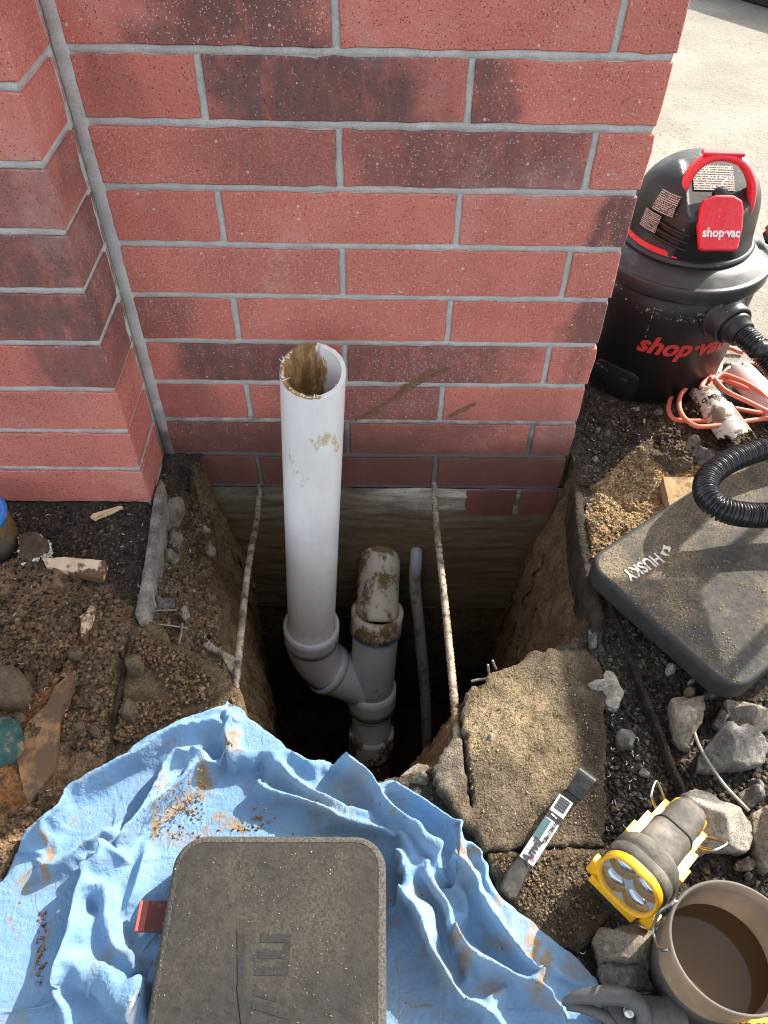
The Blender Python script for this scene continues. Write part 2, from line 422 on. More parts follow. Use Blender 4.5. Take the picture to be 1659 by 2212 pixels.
# ------------------------------------------------------------------ material set
M_BRICK = brick_mat(); M_MORTAR = mortar_mat()
M_SOIL = soil_mat('soil')
M_CLOD = soil_mat('clods', .2)
def slab_mat():
    b = NB('dirty_concrete', .95, 0, .2); t = b.attr('tint'); w = b.pos(True)
    n1 = b.noise(28, 8, .7, w); n2 = b.noise(240, 5, .7, w); g = b.vor(420, w)
    c = b.mix(b.ramp(n1, .3, .68), b.mix(1.0, t, (.60, .58, .56), 'MULTIPLY'), b.mix(1.0, t, (1.4, 1.38, 1.32), 'MULTIPLY'))
    c = b.mix(b.ramp(n2, .38, .5, .6, 0), c, b.mix(1.0, t, (.35, .34, .33), 'MULTIPLY'))
    b.set('Base Color', c); b.bump(b.math('ADD', b.math('MULTIPLY', n2, 1.3), b.math('ADD', b.math('MULTIPLY', n1, .8), b.math('MULTIPLY', g, -.5))), 1.0, .007); return b.m
M_SLAB = slab_mat()
def footing_mat():
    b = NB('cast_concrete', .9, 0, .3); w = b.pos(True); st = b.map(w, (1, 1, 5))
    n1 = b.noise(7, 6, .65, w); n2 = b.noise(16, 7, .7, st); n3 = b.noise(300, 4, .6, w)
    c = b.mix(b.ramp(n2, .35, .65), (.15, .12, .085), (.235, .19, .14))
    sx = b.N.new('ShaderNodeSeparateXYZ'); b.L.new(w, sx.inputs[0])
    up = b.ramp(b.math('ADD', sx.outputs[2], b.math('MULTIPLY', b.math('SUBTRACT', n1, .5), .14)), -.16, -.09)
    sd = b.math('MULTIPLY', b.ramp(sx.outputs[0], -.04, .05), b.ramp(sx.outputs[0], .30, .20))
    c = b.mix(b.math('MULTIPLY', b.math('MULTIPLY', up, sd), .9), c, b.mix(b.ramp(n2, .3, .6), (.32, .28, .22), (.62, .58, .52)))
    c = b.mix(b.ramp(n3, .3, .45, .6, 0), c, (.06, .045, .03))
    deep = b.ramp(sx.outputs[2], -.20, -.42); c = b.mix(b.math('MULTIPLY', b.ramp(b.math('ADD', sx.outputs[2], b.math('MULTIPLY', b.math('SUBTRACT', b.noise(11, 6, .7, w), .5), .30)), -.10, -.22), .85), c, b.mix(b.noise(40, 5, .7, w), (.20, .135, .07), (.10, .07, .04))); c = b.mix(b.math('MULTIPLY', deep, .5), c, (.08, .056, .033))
    b.set('Base Color', c); b.bump(b.math('ADD', b.noise(30, 6, .7, b.map(w, (1, 1, 3))), b.math('MULTIPLY', n3, .3)), .7, .004); return b.m
M_FOOT = footing_mat()
def pave_mat():
    b = NB('pavement_concrete', .9, 0, .3); w = b.pos(True)
    c = b.mix(b.ramp(b.noise(4, 6, .6, w), .35, .65), (.235, .215, .178), (.295, .274, .23))
    c = b.mix(b.ramp(b.noise(3, 5, .65, b.map(w, loc=(3, 1, 0))), .58, .70, 0, .5), c, (.24, .20, .155))
    v = b.noise(120, 7, .8, w); c = b.mix(b.ramp(v, .36, .48, .9, 0), c, (.13, .115, .09))
    b.set('Base Color', c); b.bump(b.math('ADD', v, b.noise(60, 4, .6, w)), .8, .004); return b.m
M_PAVE = pave_mat()
M_STONE = stone_mat('broken_concrete', (.24, .205, .16), (.42, .365, .29), (.26, .18, .11))
M_STONED = stone_mat('broken_concrete_dark', (.16, .15, .14), (.30, .28, .26), (.18, .14, .10))
M_STONEL = stone_mat('broken_concrete_pale', (.36, .325, .27), (.56, .51, .43), (.33, .25, .17))
M_COBBLE = stone_mat('muddy_cobble', (.15, .11, .07), (.21, .155, .10), (.10, .07, .045), 30)
M_COBBLE2 = stone_mat('tan_pebble', (.30, .23, .15), (.38, .30, .21), (.2, .15, .1), 60)
M_GRAVEL = stone_mat('black_gravel', (.03, .028, .027), (.07, .065, .06), (.10, .07, .045), 80)

def pipe_mat(name, base, mud, lo, hi, msc=11):
    b = NB(name, .34, 0, .5); o = b.pos(); st = b.map(o, (1, 1, .35))
    c = b.mix(b.ramp(b.noise(20, 5, .6, st), .35, .7), base, tuple(x * .88 for x in base))
    c = b.mix(b.ramp(b.noise(120, 4, .6, b.map(o, (1, 1, .1))), .62, .75, 0, .25), c, (.45, .42, .38))
    f = b.ramp(b.noise(msc, 9, .74, b.map(o, (1, 1, .55)), .12), lo, hi); c = b.mix(f, c, mud)
    f2 = b.ramp(b.noise(75, 5, .7, o), .66, .72, 0, .55); c = b.mix(f2, c, (.20, .14, .07))
    b.set('Base Color', c); b.set('Roughness', b.ramp(f, 0, 1, .34, .85)); b.bump(b.noise(200, 3, .5, o), .08, .0005); return b.m
M_PVC = pipe_mat('white_pvc', (.88, .875, .85), (.58, .47, .30), .60, .66, 20)
def bore_mat():
    b = NB('pvc_bore', .45, 0, .4); o = b.pos(); sx = b.N.new('ShaderNodeSeparateXYZ'); b.L.new(o, sx.inputs[0]); st = b.map(o, (1, 1, .3))
    f = b.math('ADD', b.math('MULTIPLY', b.ramp(sx.outputs[0], .070, .030, -.16, .20), 1.0), b.noise(55, 7, .72, st)); f = b.ramp(f, .52, .64)
    c = b.mix(f, (.80, .79, .77), b.mix(b.ramp(b.noise(70, 6, .75, st), .35, .62), (.56, .36, .16), (.25, .13, .05))); b.set('Base Color', c); return b.m
M_PVCI = bore_mat()
M_PVCG = pipe_mat('grey_white_pvc', (.64, .64, .67), (.22, .14, .06), .60, .64, 15)
M_PVCM = pipe_mat('muddy_pvc', (.62, .56, .45), (.20, .135, .06), .46, .56, 24)
M_PVCL = pipe_mat('deep_muddy_pvc', (.66, .62, .58), (.16, .09, .04), .47, .52, 20)
M_PRIMER = simple('blue_primer', (.02, .16, .42), (.04, .28, .55), 60, .5)
def rebar_mat():
    b = NB('rusty_rebar', .8, .2); o = b.pos(True)
    c = b.mix(b.ramp(b.noise(60, 5, .7, o), .35, .62), (.07, .055, .045), (.40, .34, .26)); c = b.mix(b.ramp(b.noise(18, 4, .6, o), .5, .7), c, (.20, .12, .06))
    b.set('Base Color', c); b.bump(b.noise(400, 3, .6, o), .4, .001); return b.m
M_REBAR = rebar_mat()
M_CONDUIT = pipe_mat('grey_conduit', (.36, .385, .41), (.22, .17, .12), .50, .58, 30)
M_WIRE = simple('steel_wire', (.26, .22, .17), (.36, .33, .28), 90, .6, .4, .2)

# ------------------------------------------------------------------ ground: soil, pit, slabs, strips
CH = 0.0772                                     # brick course
WX0, WX1 = -0.352, 0.328                        # brick wall between the pilaster and its free end
PIT = np.array([(-.30, .012), (-.289, -.07), (-.270, -.15), (-.252, -.23), (-.226, -.33), (-.204, -.39), (-.196, -.44), (-.185, -.50), (-.165, -.555),
                (-.02, -.565), (.03, -.552), (.07, -.54), (.09, -.53), (.108, -.50), (.115, -.46), (.145, -.43), (.21, -.395), (.27, -.365), (.308, -.33),
                (.322, -.27), (.332, -.18), (.338, -.09), (.338, .012)])
PITR = rough(PIT, .008, 420, 5)
PITR[:, 1] = np.where(PITR[:, 1] > -.012, .012, PITR[:, 1])
LM = [(0, 1235), (90, 1212), (160, 1235), (215, 1262), (285, 1320), (268, 1420), (240, 1560), (210, 1700), (0, 1900), (-250, 1900), (-300, 1235)]
STRIPZ = [(343, 1000), (480, 1040), (470, 1250), (500, 1460), (380, 1400), (318, 1345), (330, 1180)]
TAN = [(1268, 1090), (1250, 1140), (1300, 1260), (1360, 1220), (1450, 1130), (1560, 1050), (1520, 1000), (1450, 1040), (1385, 960), (1330, 1010)]
CLZ = [(-150, 2080), (10, 1905), (70, 1812), (135, 1750), (225, 1680), (320, 1612), (410, 1570), (484, 1536), (560, 1562), (676, 1660), (860, 1680), (1000, 1780), (1070, 1885), (1120, 1950), (1295, 2110), (1295, 2600), (-200, 2600)]
def hground(P):
    x, y = P[:, 0], P[:, 1]
    h = .005 * fbm(x * 9, y * 9, 0, 1, 4) + .0035 * fbm(x * 45, y * 45, 0, 2, 4, .6)
    near = sst(1.3, .8, np.abs(x)) * sst(1.7, 1.2, np.abs(y + .2))
    m = zone(P, LM, .02, .02, 25, 3)
    lump = np.maximum(0, fbm(x * 26, y * 26, 0, 6, 5, .62)); lump2 = np.abs(fbm(x * 70, y * 70, 0, 8, 4, .6))
    h = h + m * (.016 + .014 * fbm(x * 11, y * 11, 0, 4, 3) + .022 * lump + .008 * lump2)
    s = zone(P, STRIPZ, .012, .012, 40, 9)
    d, _ = segdist(P, PIT)
    h = h + s * (-.045 - .055 * sst(.07, 0.0, d) + .012 * fbm(x * 60, y * 60, 0, 11, 4, .6) + .010 * lump2)
    r = sst(.33, .35, x)
    h = h + r * (.004 * fbm(x * 80, y * 80, 0, 12, 4, .65) + .004 * lump)
    t = zone(P, TAN, .012, .015, 30, 13); h = h + t * (.010 + .010 * fbm(x * 40, y * 40, 0, 14, 4, .6))
    h = h - .012 * sst(-.38, -.44, y) * (x > .02)
    uc = zone(P, CLZ, .012, .0, 10, 1); h = h * (1 - uc) - .010 * uc
    h = h * near - .002
    h = h - .03 * sst(.25, .28, y)              # passes under the pavement
    return h
def cground(P):
    x, y = P[:, 0], P[:, 1]; n = fbm(x * 14, y * 14, 0, 21, 5, .6)[:, None]; g = fbm(x * 55, y * 55, 0, 22, 4, .6)[:, None]
    c = np.array([.048, .040, .033]) * (1 + .5 * n) + np.zeros((len(P), 1))
    def lay(c, m, col): return c * (1 - m[:, None]) + np.array(col) * (1 + .35 * n + .25 * g) * m[:, None]
    c = lay(c, zone(P, LM, .02, .02, 25, 3), (.185, .120, .068))
    c = lay(c, zone(P, [(-50, 1640), (60, 1560), (120, 1480), (165, 1440), (135, 1560), (140, 1660), (60, 1760), (-80, 1800)], .01, .02, 35, 31), (.26, .115, .045))
    c = lay(c, zone(P, STRIPZ, .02, .02, 30, 9), (.13, .095, .06))
    c = lay(c, zone(P, [(430, 1110), (540, 1090), (540, 1500), (480, 1420), (440, 1250)], .012, .02, 30, 33, -.06), (.24, .165, .085))
    c = lay(c, zone(P, TAN, .008, .02, 32, 13), (.36, .255, .135))  # tan sand, with the sunlit patch painted into its pale colour
    c = lay(c, zone(P, [(1330, 900), (1500, 860), (1659, 900), (1800, 1000), (1600, 1060), (1450, 1000)], .02, .03, 20, 34), (.115, .082, .05))
    c = lay(c, zone(P, [(1265, 850), (1300, 820), (1420, 880), (1400, 930), (1290, 1040), (1240, 1080)], .02, .02, 25, 35), (.05, .042, .034))
    c = lay(c, zone(P, [(1300, 1400), (1340, 1350), (1480, 1700), (1500, 1900), (1300, 1900)], .015, .02, 30, 36) * .8, (.040, .034, .028))
    return np.clip(c, .012, .6)
fine = np.array([(-.95, -1.25), (1.0, -1.25), (1.0, .42), (-.95, .42)])
V, F = sheet(fine, .0042, hground, hole=PITR)
n0 = len(V); R = 40
ring = np.array([(-.95, -1.25), (1.0, -1.25), (1.0, .42), (-.95, .42), (-R, -R), (R, -R), (R, R), (-R, R)])
zr = hground(ring[:4]); ringv = np.column_stack([ring, np.r_[zr, [-.032] * 4]])
RF = np.array([(4, 5, 1, 0), (5, 6, 2, 1), (6, 7, 3, 2), (7, 4, 0, 3)]) + n0
me = mesh('ground', np.vstack([V, ringv]), np.vstack([F, RF]), M_SOIL, True); setcol(me, cground(np.vstack([V, ringv])[:, :2]))
put('ground', me, kind='structure')

# pit walls and floor
def pit_mesh():
    n = len(PITR); area = np.sum(PITR[:, 0] * np.roll(PITR[:, 1], -1) - PITR[:, 1] * np.roll(PITR[:, 0], -1))
    e = np.roll(PITR, -3, 0) - np.roll(PITR, 3, 0); nn = np.stack([-e[:, 1], e[:, 0]], 1); nn /= np.linalg.norm(nn, axis=1)[:, None]
    if area < 0: nn = -nn
    nb_ = (PITR[:, 1] < .0).astype(float); zt = hground(PITR); rows = []; zs = np.r_[0.012, 0, -.006, -np.linspace(.014, .95, 120)]
    right = sst(.05, .25, PITR[:, 0]); left = sst(-.1, -.2, PITR[:, 0])
    fr = sst(-.25, -.42, PITR[:, 1]) * sst(.0, .09, PITR[:, 0])
    for k, z in enumerate(zs):
        if k == 0: q = PITR - nn * .010; zz = zt - .006
        elif k == 1: q = PITR; zz = zt + .0005
        else:
            t = -z / .95
            ins = nb_ * (.035 * right + .050 * left + .050 * fr) * sst(0, .35, t) + nb_ * (.05 * right * t + .02 * fr * t)
            q = PITR + nn * ins[:, None]; zz = zt + z
        rows.append(np.column_stack([q, zz]))
    A = np.array(rows); d = fbm(A[..., 0] * 14, A[..., 1] * 14, A[..., 2] * 10, 41, 5, .6) * .016 + fbm(A[..., 0] * 60, A[..., 1] * 60, A[..., 2] * 50, 43, 4, .6) * .009
    back = (PITR[:, 1] > -.02); amp = np.r_[0, 0, .3, np.ones(len(zs) - 3)][:, None] * np.where(back, .3, 1.0)[None]
    A[..., :2] += nn[None] * (d * amp)[..., None]
    m = len(zs); V = A.reshape(-1, 3); F = []
    I = np.arange(n); J = (I + 1) % n
    for k in range(m - 1): F.append(np.stack([k * n + I, (k + 1) * n + I, (k + 1) * n + J, k * n + J], 1))
    F = np.vstack(F)
    if area < 0: F = F[:, ::-1]
    return V, F, A[-1]
V, F, low = pit_mesh()
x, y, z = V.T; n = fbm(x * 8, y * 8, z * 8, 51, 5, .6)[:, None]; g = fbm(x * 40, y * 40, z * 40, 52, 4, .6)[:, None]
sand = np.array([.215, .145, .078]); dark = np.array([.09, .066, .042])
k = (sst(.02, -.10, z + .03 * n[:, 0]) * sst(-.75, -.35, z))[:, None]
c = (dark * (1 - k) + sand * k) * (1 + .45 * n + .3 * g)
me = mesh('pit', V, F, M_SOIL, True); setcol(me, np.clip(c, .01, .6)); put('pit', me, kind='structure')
fl = low[:, :2] * 1.02 + np.array([0, 0])
V, F = sheet(fl[::2], .012, lambda P: -.93 + .03 * fbm(P[:, 0] * 12, P[:, 1] * 12, 0, 61, 5, .6) + .01 * fbm(P[:, 0] * 60, P[:, 1] * 60, 0, 62, 3))
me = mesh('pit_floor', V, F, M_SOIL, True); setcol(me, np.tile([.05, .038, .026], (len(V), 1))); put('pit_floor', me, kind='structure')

# broken concrete slabs round the pit
def slab(name, outD, seed, top, thick, colf, crack=None, cell=.0035, amp=.0075, n=520, hn=.0036, world=False):
    o = rough(np.array(outD) if world else ats(outD, top), amp, n, seed)
    def hf(P):
        x, y = P[:, 0], P[:, 1]; h = top + hn * fbm(x * 16, y * 16, 0, seed, 4) + hn * .8 * fbm(x * 75, y * 75, 0, seed + 1, 4, .65)
        d, _ = segdist(P, o, True); h = h - .003 * sst(.005, 0, d) + .0012 * fbm(x * 160, y * 160, 0, seed + 4, 3, .7)
        if crack is not None:
            for cr in crack:
                dd, _ = segdist(P, rough(ats(cr, top), .002, 60, seed, False)); h = h - .02 * sst(.0028, .0006, dd)
        return h
    V, F = sheet(o, cell, hf, skirt=thick); me = mesh(name, V, F, M_SLAB, True); setcol(me, colf(V[:, :2]))
    return put(name, me, kind='structure')
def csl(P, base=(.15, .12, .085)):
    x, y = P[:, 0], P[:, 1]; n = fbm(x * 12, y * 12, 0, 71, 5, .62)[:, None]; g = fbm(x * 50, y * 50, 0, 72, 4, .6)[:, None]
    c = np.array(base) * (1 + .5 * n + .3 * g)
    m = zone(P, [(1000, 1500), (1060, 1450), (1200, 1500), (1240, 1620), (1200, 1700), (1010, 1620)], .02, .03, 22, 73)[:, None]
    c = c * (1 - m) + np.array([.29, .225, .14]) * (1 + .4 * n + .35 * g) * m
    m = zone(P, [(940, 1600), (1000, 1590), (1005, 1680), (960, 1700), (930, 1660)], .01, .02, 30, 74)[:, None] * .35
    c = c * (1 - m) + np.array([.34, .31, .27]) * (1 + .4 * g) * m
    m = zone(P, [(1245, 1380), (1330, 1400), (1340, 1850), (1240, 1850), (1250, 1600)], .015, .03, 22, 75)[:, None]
    c = c * (1 - m) + np.array([.085, .066, .047]) * (1 + .5 * n + .3 * g) * m  # shadow band down the slab's right side, painted into its colour
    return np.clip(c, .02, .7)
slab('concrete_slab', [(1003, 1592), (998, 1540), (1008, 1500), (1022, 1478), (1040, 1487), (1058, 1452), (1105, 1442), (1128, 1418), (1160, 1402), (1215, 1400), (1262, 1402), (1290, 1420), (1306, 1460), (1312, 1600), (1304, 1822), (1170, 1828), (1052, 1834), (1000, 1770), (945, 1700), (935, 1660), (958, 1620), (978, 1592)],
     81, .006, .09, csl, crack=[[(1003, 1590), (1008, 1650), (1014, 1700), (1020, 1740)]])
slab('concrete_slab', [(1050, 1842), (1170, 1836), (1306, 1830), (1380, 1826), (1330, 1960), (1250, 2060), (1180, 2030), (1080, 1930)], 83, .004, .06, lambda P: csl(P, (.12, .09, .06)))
def csl2(P):
    x, y = P[:, 0], P[:, 1]; n = fbm(x * 14, y * 14, 0, 76, 5, .62)[:, None]; g = fbm(x * 60, y * 60, 0, 77, 4, .6)[:, None]
    return np.clip(np.array([.165, .118, .07]) * (1 + .55 * n + .35 * g), .02, .6)
slab('concrete_slab', [(296, 1345), (318, 1338), (350, 1350), (372, 1385), (405, 1400), (440, 1425), (478, 1440), (506, 1475), (521, 1500), (526, 1535), (508, 1556), (430, 1585), (330, 1640), (232, 1700), (248, 1600), (262, 1470), (282, 1395)],
     85, .004, .10, csl2, hn=.004)
# upright cut edge of the old slab, and the joint strips in line with it
def cst(c0):
    def f(P):
        x, y = P[:, 0], P[:, 1]; g = fbm(x * 50, y * 50, 0, 78, 5, .65)[:, None]; return np.clip(np.array(c0) * (1 + .6 * g), .03, .7)
    return f
slab('slab_edge', [(327, 1100), (333, 1062), (344, 1030), (354, 1040), (353, 1085), (341, 1156), (325, 1254), (318, 1340), (300, 1345), (290, 1322), (303, 1260), (313, 1205)],
     87, .012, .10, cst((.37, .35, .315)), cell=.0022, amp=.0014, hn=.0008)
slab('joint_strip', [(288, 1345), (298, 1345), (284, 1400), (268, 1460), (254, 1530), (243, 1600), (228, 1680), (216, 1678), (232, 1596), (246, 1514), (260, 1449), (276, 1384)],
     88, .009, .05, cst((.085, .065, .045)), cell=.0022, amp=.002, hn=.002)
slab('joint_strip', [(1243, 1062), (1256, 1090), (1300, 1235), (1345, 1350), (1360, 1400), (1398, 1488), (1438, 1589), (1456, 1639), (1484, 1707), (1474, 1712), (1446, 1641), (1428, 1591), (1386, 1490), (1347, 1402), (1332, 1354), (1287, 1240), (1240, 1095)],
     89, .003, .05, cst((.052, .042, .031)), cell=.0022, amp=.002, hn=.002)
slab('slab_edge', [(1238, 1046), (1256, 1052), (1272, 1140), (1292, 1240), (1306, 1320), (1300, 1392), (1284, 1398), (1276, 1330), (1262, 1240), (1248, 1150)], 92, .004, .08, cst((.075, .062, .048)), cell=.0026, amp=.004, hn=.004)
# pavement beyond
pv = np.array([(.30, .252), (.60, .25), (1.3, .235), (20, .235), (20, 20), (-20, 20), (-20, .9), (.30, .9)])
pe = rough(pv[:3], .006, 90, 91, False)
pv2 = np.vstack([pe, pv[3:]])
v, f = prism(pv2, -.09, .012); me = mesh('pavement', v, f, M_PAVE); put('pavement', me, kind='structure')

# ------------------------------------------------------------------ brick wall and pilaster
def brick_mesh(w, seed, d=.09, h=CH - .0095, side=False):
    """brick with slightly broken arrises; front face at y=0, x from 0 to w, z from 0 to h"""
    r = np.random.default_rng(seed); nx = max(4, int(w / .020)); p = []
    for i in range(nx): p.append((w * i / nx, 0))
    for i in range(3): p.append((w, h * i / 3))
    for i in range(nx): p.append((w * (1 - i / nx), h))
    for i in range(3): p.append((0, h * (1 - i / 3)))
    p = np.array(p); n = len(p); cen = np.array([w / 2, h / 2])
    j = r.normal(0, .0008, (n, 2)); a = p + j; dirn = np.sign(cen - p)
    b = p + np.where(np.isin(p, [0.0]), 1, 0) * 0 + dirn * .0
    ins = np.column_stack([np.where(p[:, 0] < 1e-9, 1, np.where(p[:, 0] > w - 1e-9, -1, 0)), np.where(p[:, 1] < 1e-9, 1, np.where(p[:, 1] > h - 1e-9, -1, 0))])
    fr = a + ins * .0014
    v = np.vstack([np.column_stack([fr[:, 0], np.zeros(n), fr[:, 1]]), np.column_stack([a[:, 0], np.full(n, .0016), a[:, 1]]), np.column_stack([a[:, 0], np.full(n, d), a[:, 1]])])
    f = [tuple(range(n))]
    for k in range(2):
        for i in range(n): q = (i + 1) % n; f.append((k * n + i, (k + 1) * n + i, (k + 1) * n + q, k * n + q))
    f.append(tuple(range(2 * n, 3 * n))[::-1])
    return mesh('brick', v, f, M_BRICK)
G2 = .0047
wall = thing('brick_wall', 'red brick wall with grey mortar joints above the square pit', 'wall', (0, 0, 0))
# dark kiln flashing per brick in view: (strength, centre, half width)
STAIN = {(0, 0): (.95, .62, .45), (0, 1): (0, .5, .1), (0, 2): (0, .5, .1), (1, 0): (.35, .3, .3), (1, 1): (1, .42, .62), (1, 2): (.9, 0.0, .25),
         (2, 0): (.5, .85, .55), (2, 1): (.85, .55, .65), (2, 2): (0, .5, .1), (3, 0): (.1, .5, .3), (3, 1): (0, .5, .1), (3, 2): (.95, 1.0, .3),
         (4, 0): (.2, .7, .5), (4, 1): (0, .5, .1), (4, 2): (0, .5, .1), (5, 0): (.6, .1, .6), (5, 1): (.1, .5, .3), (5, 2): (.85, .98, .28),
         (6, 0): (1, .55, .55), (6, 1): (.85, .3, .8), (6, 2): (.4, .6, .3), (7, 0): (.5, .3, .5), (7, 1): (.7, .7, .7), (7, 2): (.15, .6, .3),
         (8, 0): (.95, .5, .8), (8, 1): (.5, .4, .6), (8, 2): (.4, .6, .4), (9, 0): (.75, .5, .6), (9, 1): (.8, .5, .8), (9, 2): (.6, .5, .6)}
even = [WX0, -.0466, .2584, WX1]; odd = [WX0, -.201, .104, WX1]
cache = {}
PX1_ = -.3565
rr = random.Random(3)
for k in range(-14, 11):
    z0 = (8 - k) * CH - .0 + .00475; js = even if k % 2 == 0 else odd
    if k == 10: js = [.10, .2584, WX1]
    for i in range(len(js) - 1):
        a = js[i] + (G2 if i else .012); bq = js[i + 1] - (G2 if i < len(js) - 2 else 0)
        if k == 10 and i == 0: a = .165
        w = round(bq - a, 4); key = (w, rr.randrange(3))
        if key not in cache: cache[key] = brick_mesh(w, hash(key) % 1000)
        o = put('brick', cache[key], wall, (a, rr.uniform(-.0006, .0006), z0), (rr.uniform(-.002, .002), 0, rr.uniform(-.002, .002)))
        s = STAIN.get((k, i)) or ((rr.choice([0, 0, .3, .8]), rr.random(), rr.uniform(.3, .6)))
        o.color = (s[0], s[1], s[2], 1)
        if k < 0 or True: pass
TOPZ = (8 + 15) * CH
b = Bag(); T = .195
b.add(*box(WX1 - .004 - WX0 + .25, T - .0035, TOPZ + .0772 * 1.0, 0, ((WX1 - .004 + WX0 - .25) / 2, (T + .0035) / 2, (TOPZ - .0772) / 2)))
put('mortar', b.mesh('mortar', M_MORTAR), wall)
# concave joint faces: real strips of mortar slightly recessed and uneven
def joint_strip(x0, x1, z, hgt, seed, vert=False, y=0.0):
    L = x1 - x0; n = max(6, int(L / .006)); t = np.linspace(0, L, n); rows = []
    for j, (off, dep) in enumerate(((-.5, .0075), (-.36, .0026), (0, .0032), (.36, .0022), (.5, .0075))):
        o = off * hgt * 1.12 + .0012 * fbm(t * 140, j * 3.0, seed, seed, 3, .6); dp = dep + .0010 * fbm(t * 90, j * 5.0, seed, seed + 5, 3)
        rows.append(np.column_stack([x0 + t, y + dp, z + o]) if not vert else np.column_stack([z + o, y + dp, x0 + t]))
    v = np.vstack(rows); f = []
    for j in range(4):
        for i in range(n - 1):
            q = (j * n + i, j * n + i + 1, (j + 1) * n + i + 1, (j + 1) * n + i); f.append(q if not vert else q[::-1])
    return v, f
for k in range(-14, 11):
    zb = (8 - k) * CH
    if k < 10: put('bed_joint', mesh('bed_joint', *joint_strip(WX0 + .008, WX1 - .003, zb, .0095, 100 + k), M_MORTAR, True), wall)
    js = (even if k % 2 == 0 else odd)[1:-1]
    for q, xx in enumerate(js):
        if k == 10 and xx < .2: continue
        put('head_joint', mesh('head_joint', *joint_strip(zb + .004, zb + CH - .004, xx, .0095, 200 + k * 3 + q, True), M_MORTAR, True), wall)
# return joint against the pilaster
v, f = joint_strip(-.005, TOPZ, WX0 + .0043, .0170, 77, True, -.0030); put('corner_joint', mesh('corner_joint', v, f, M_MORTAR, True), wall)
v, f = joint_strip(-.005, TOPZ, 0.005, .012, 78, True); v = np.column_stack([-v[:, 1] + PX1_ + .0030, -v[:, 0], v[:, 2]]); put('corner_joint', mesh('corner_joint', v, [q[::-1] for q in f], M_MORTAR, True), wall)
# free end: split brick ends stand just proud of the mortar core (bricks run through to the end)
for k in range(-14, 11):
    z0 = (8 - k) * CH + .00475; key = 'end'
    if key not in cache:
        v, f = box(.102, .1, CH - .0095, .0012, (-.051, .05, (CH - .0095) / 2)); cache[key] = mesh('brick', v, f, M_BRICK)
    o = put('brick', cache[key], wall, (WX1 - .001, .0945, z0)); o.color = (rr.choice([0, .5]), .5, .5, 1)
# footing below
def foot():
    n, m = 140, 80; X, Z = np.meshgrid(np.linspace(-.36, .345, n), np.linspace(-.455, -CH - .002, m))
    Y = .002 + .0035 * fbm(X * 12, Z * 90, 0, 301, 4, .6) + .004 * fbm(X * 9, Z * 9, 0, 302, 3) - .003 * sst(-.35, -.45, Z)
    low = fbm(X * 12, 0, 0, 303, 4)[0] * .02; Z = Z.copy(); Z[0] += low
    V = np.stack([X, Y, Z], -1).reshape(-1, 3); idx = np.arange(n * m).reshape(m, n)
    F = np.stack([idx[:-1, :-1], idx[:-1, 1:], idx[1:, 1:], idx[1:, :-1]], -1).reshape(-1, 4)
    a = len(V); bk = idx[0]; V2 = V[bk].copy(); V2[:, 1] = .18; F2 = np.stack([bk[1:], bk[:-1], a + np.arange(n - 1), a + np.arange(1, n)], 1)
    return np.vstack([V, V2]), np.vstack([F, F2])
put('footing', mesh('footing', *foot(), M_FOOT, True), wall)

pil = thing('brick_pilaster', 'speckled red brick pilaster standing forward at the left end of the wall', 'pilaster', (-.474, 0, 0))
PX0, PX1, PY = -.595, -.3565, -.113
PST = {2: (.7, .75, .45), 3: (.9, .75, .5), 4: (.95, .8, .5), 5: (.8, .85, .35), 1: (.2, .5, .4), 0: (.1, .5, .5), 6: (.2, .5, .4), 7: (.1, .5, .4)}
for k in range(-14, 8 + 1):
    z0 = (8 - k) * CH + .00475
    if k == 8: break
    ph = cache.setdefault(('pf', k % 3), brick_mesh(.2385, 500 + k % 3, .11))
    o = put('brick', ph, pil, (PX0 + .474, PY + rr.uniform(-.0005, .0005), z0)); s = PST.get(k, (rr.choice([0, .5]), rr.random(), .4)); o.color = (*s, 1)
# lowest course sits on the ground
o = put('brick', cache[('pf', 0)], pil, (PX0 + .474, PY, .00475 - .0005)); o.color = (0, .5, .1, 1)
v, f = box(PX1 - PX0 - .006, -PY + .02 - .004, TOPZ + .01, 0, ((PX0 + PX1) / 2 + .474, (PY + .02) / 2 + .003, TOPZ / 2 - .005))
put('mortar', mesh('mortar', v, f, M_MORTAR), pil)
for k in range(-14, 8):
    zb = (8 - k) * CH
    v, f = joint_strip(PX0 + .003, PX1 - .002, zb, .0095, 400 + k); v = v + np.array([.474, PY, 0]); put('bed_joint', mesh('bed_joint', v, f, M_MORTAR, True), pil)
    v, f = joint_strip(0, .112, zb, .0095, 440 + k); v = np.column_stack([-v[:, 1] + PX1 + .474, v[:, 0] + PY + .002, v[:, 2]]); put('bed_joint', mesh('bed_joint', v, f, M_MORTAR, True), pil)

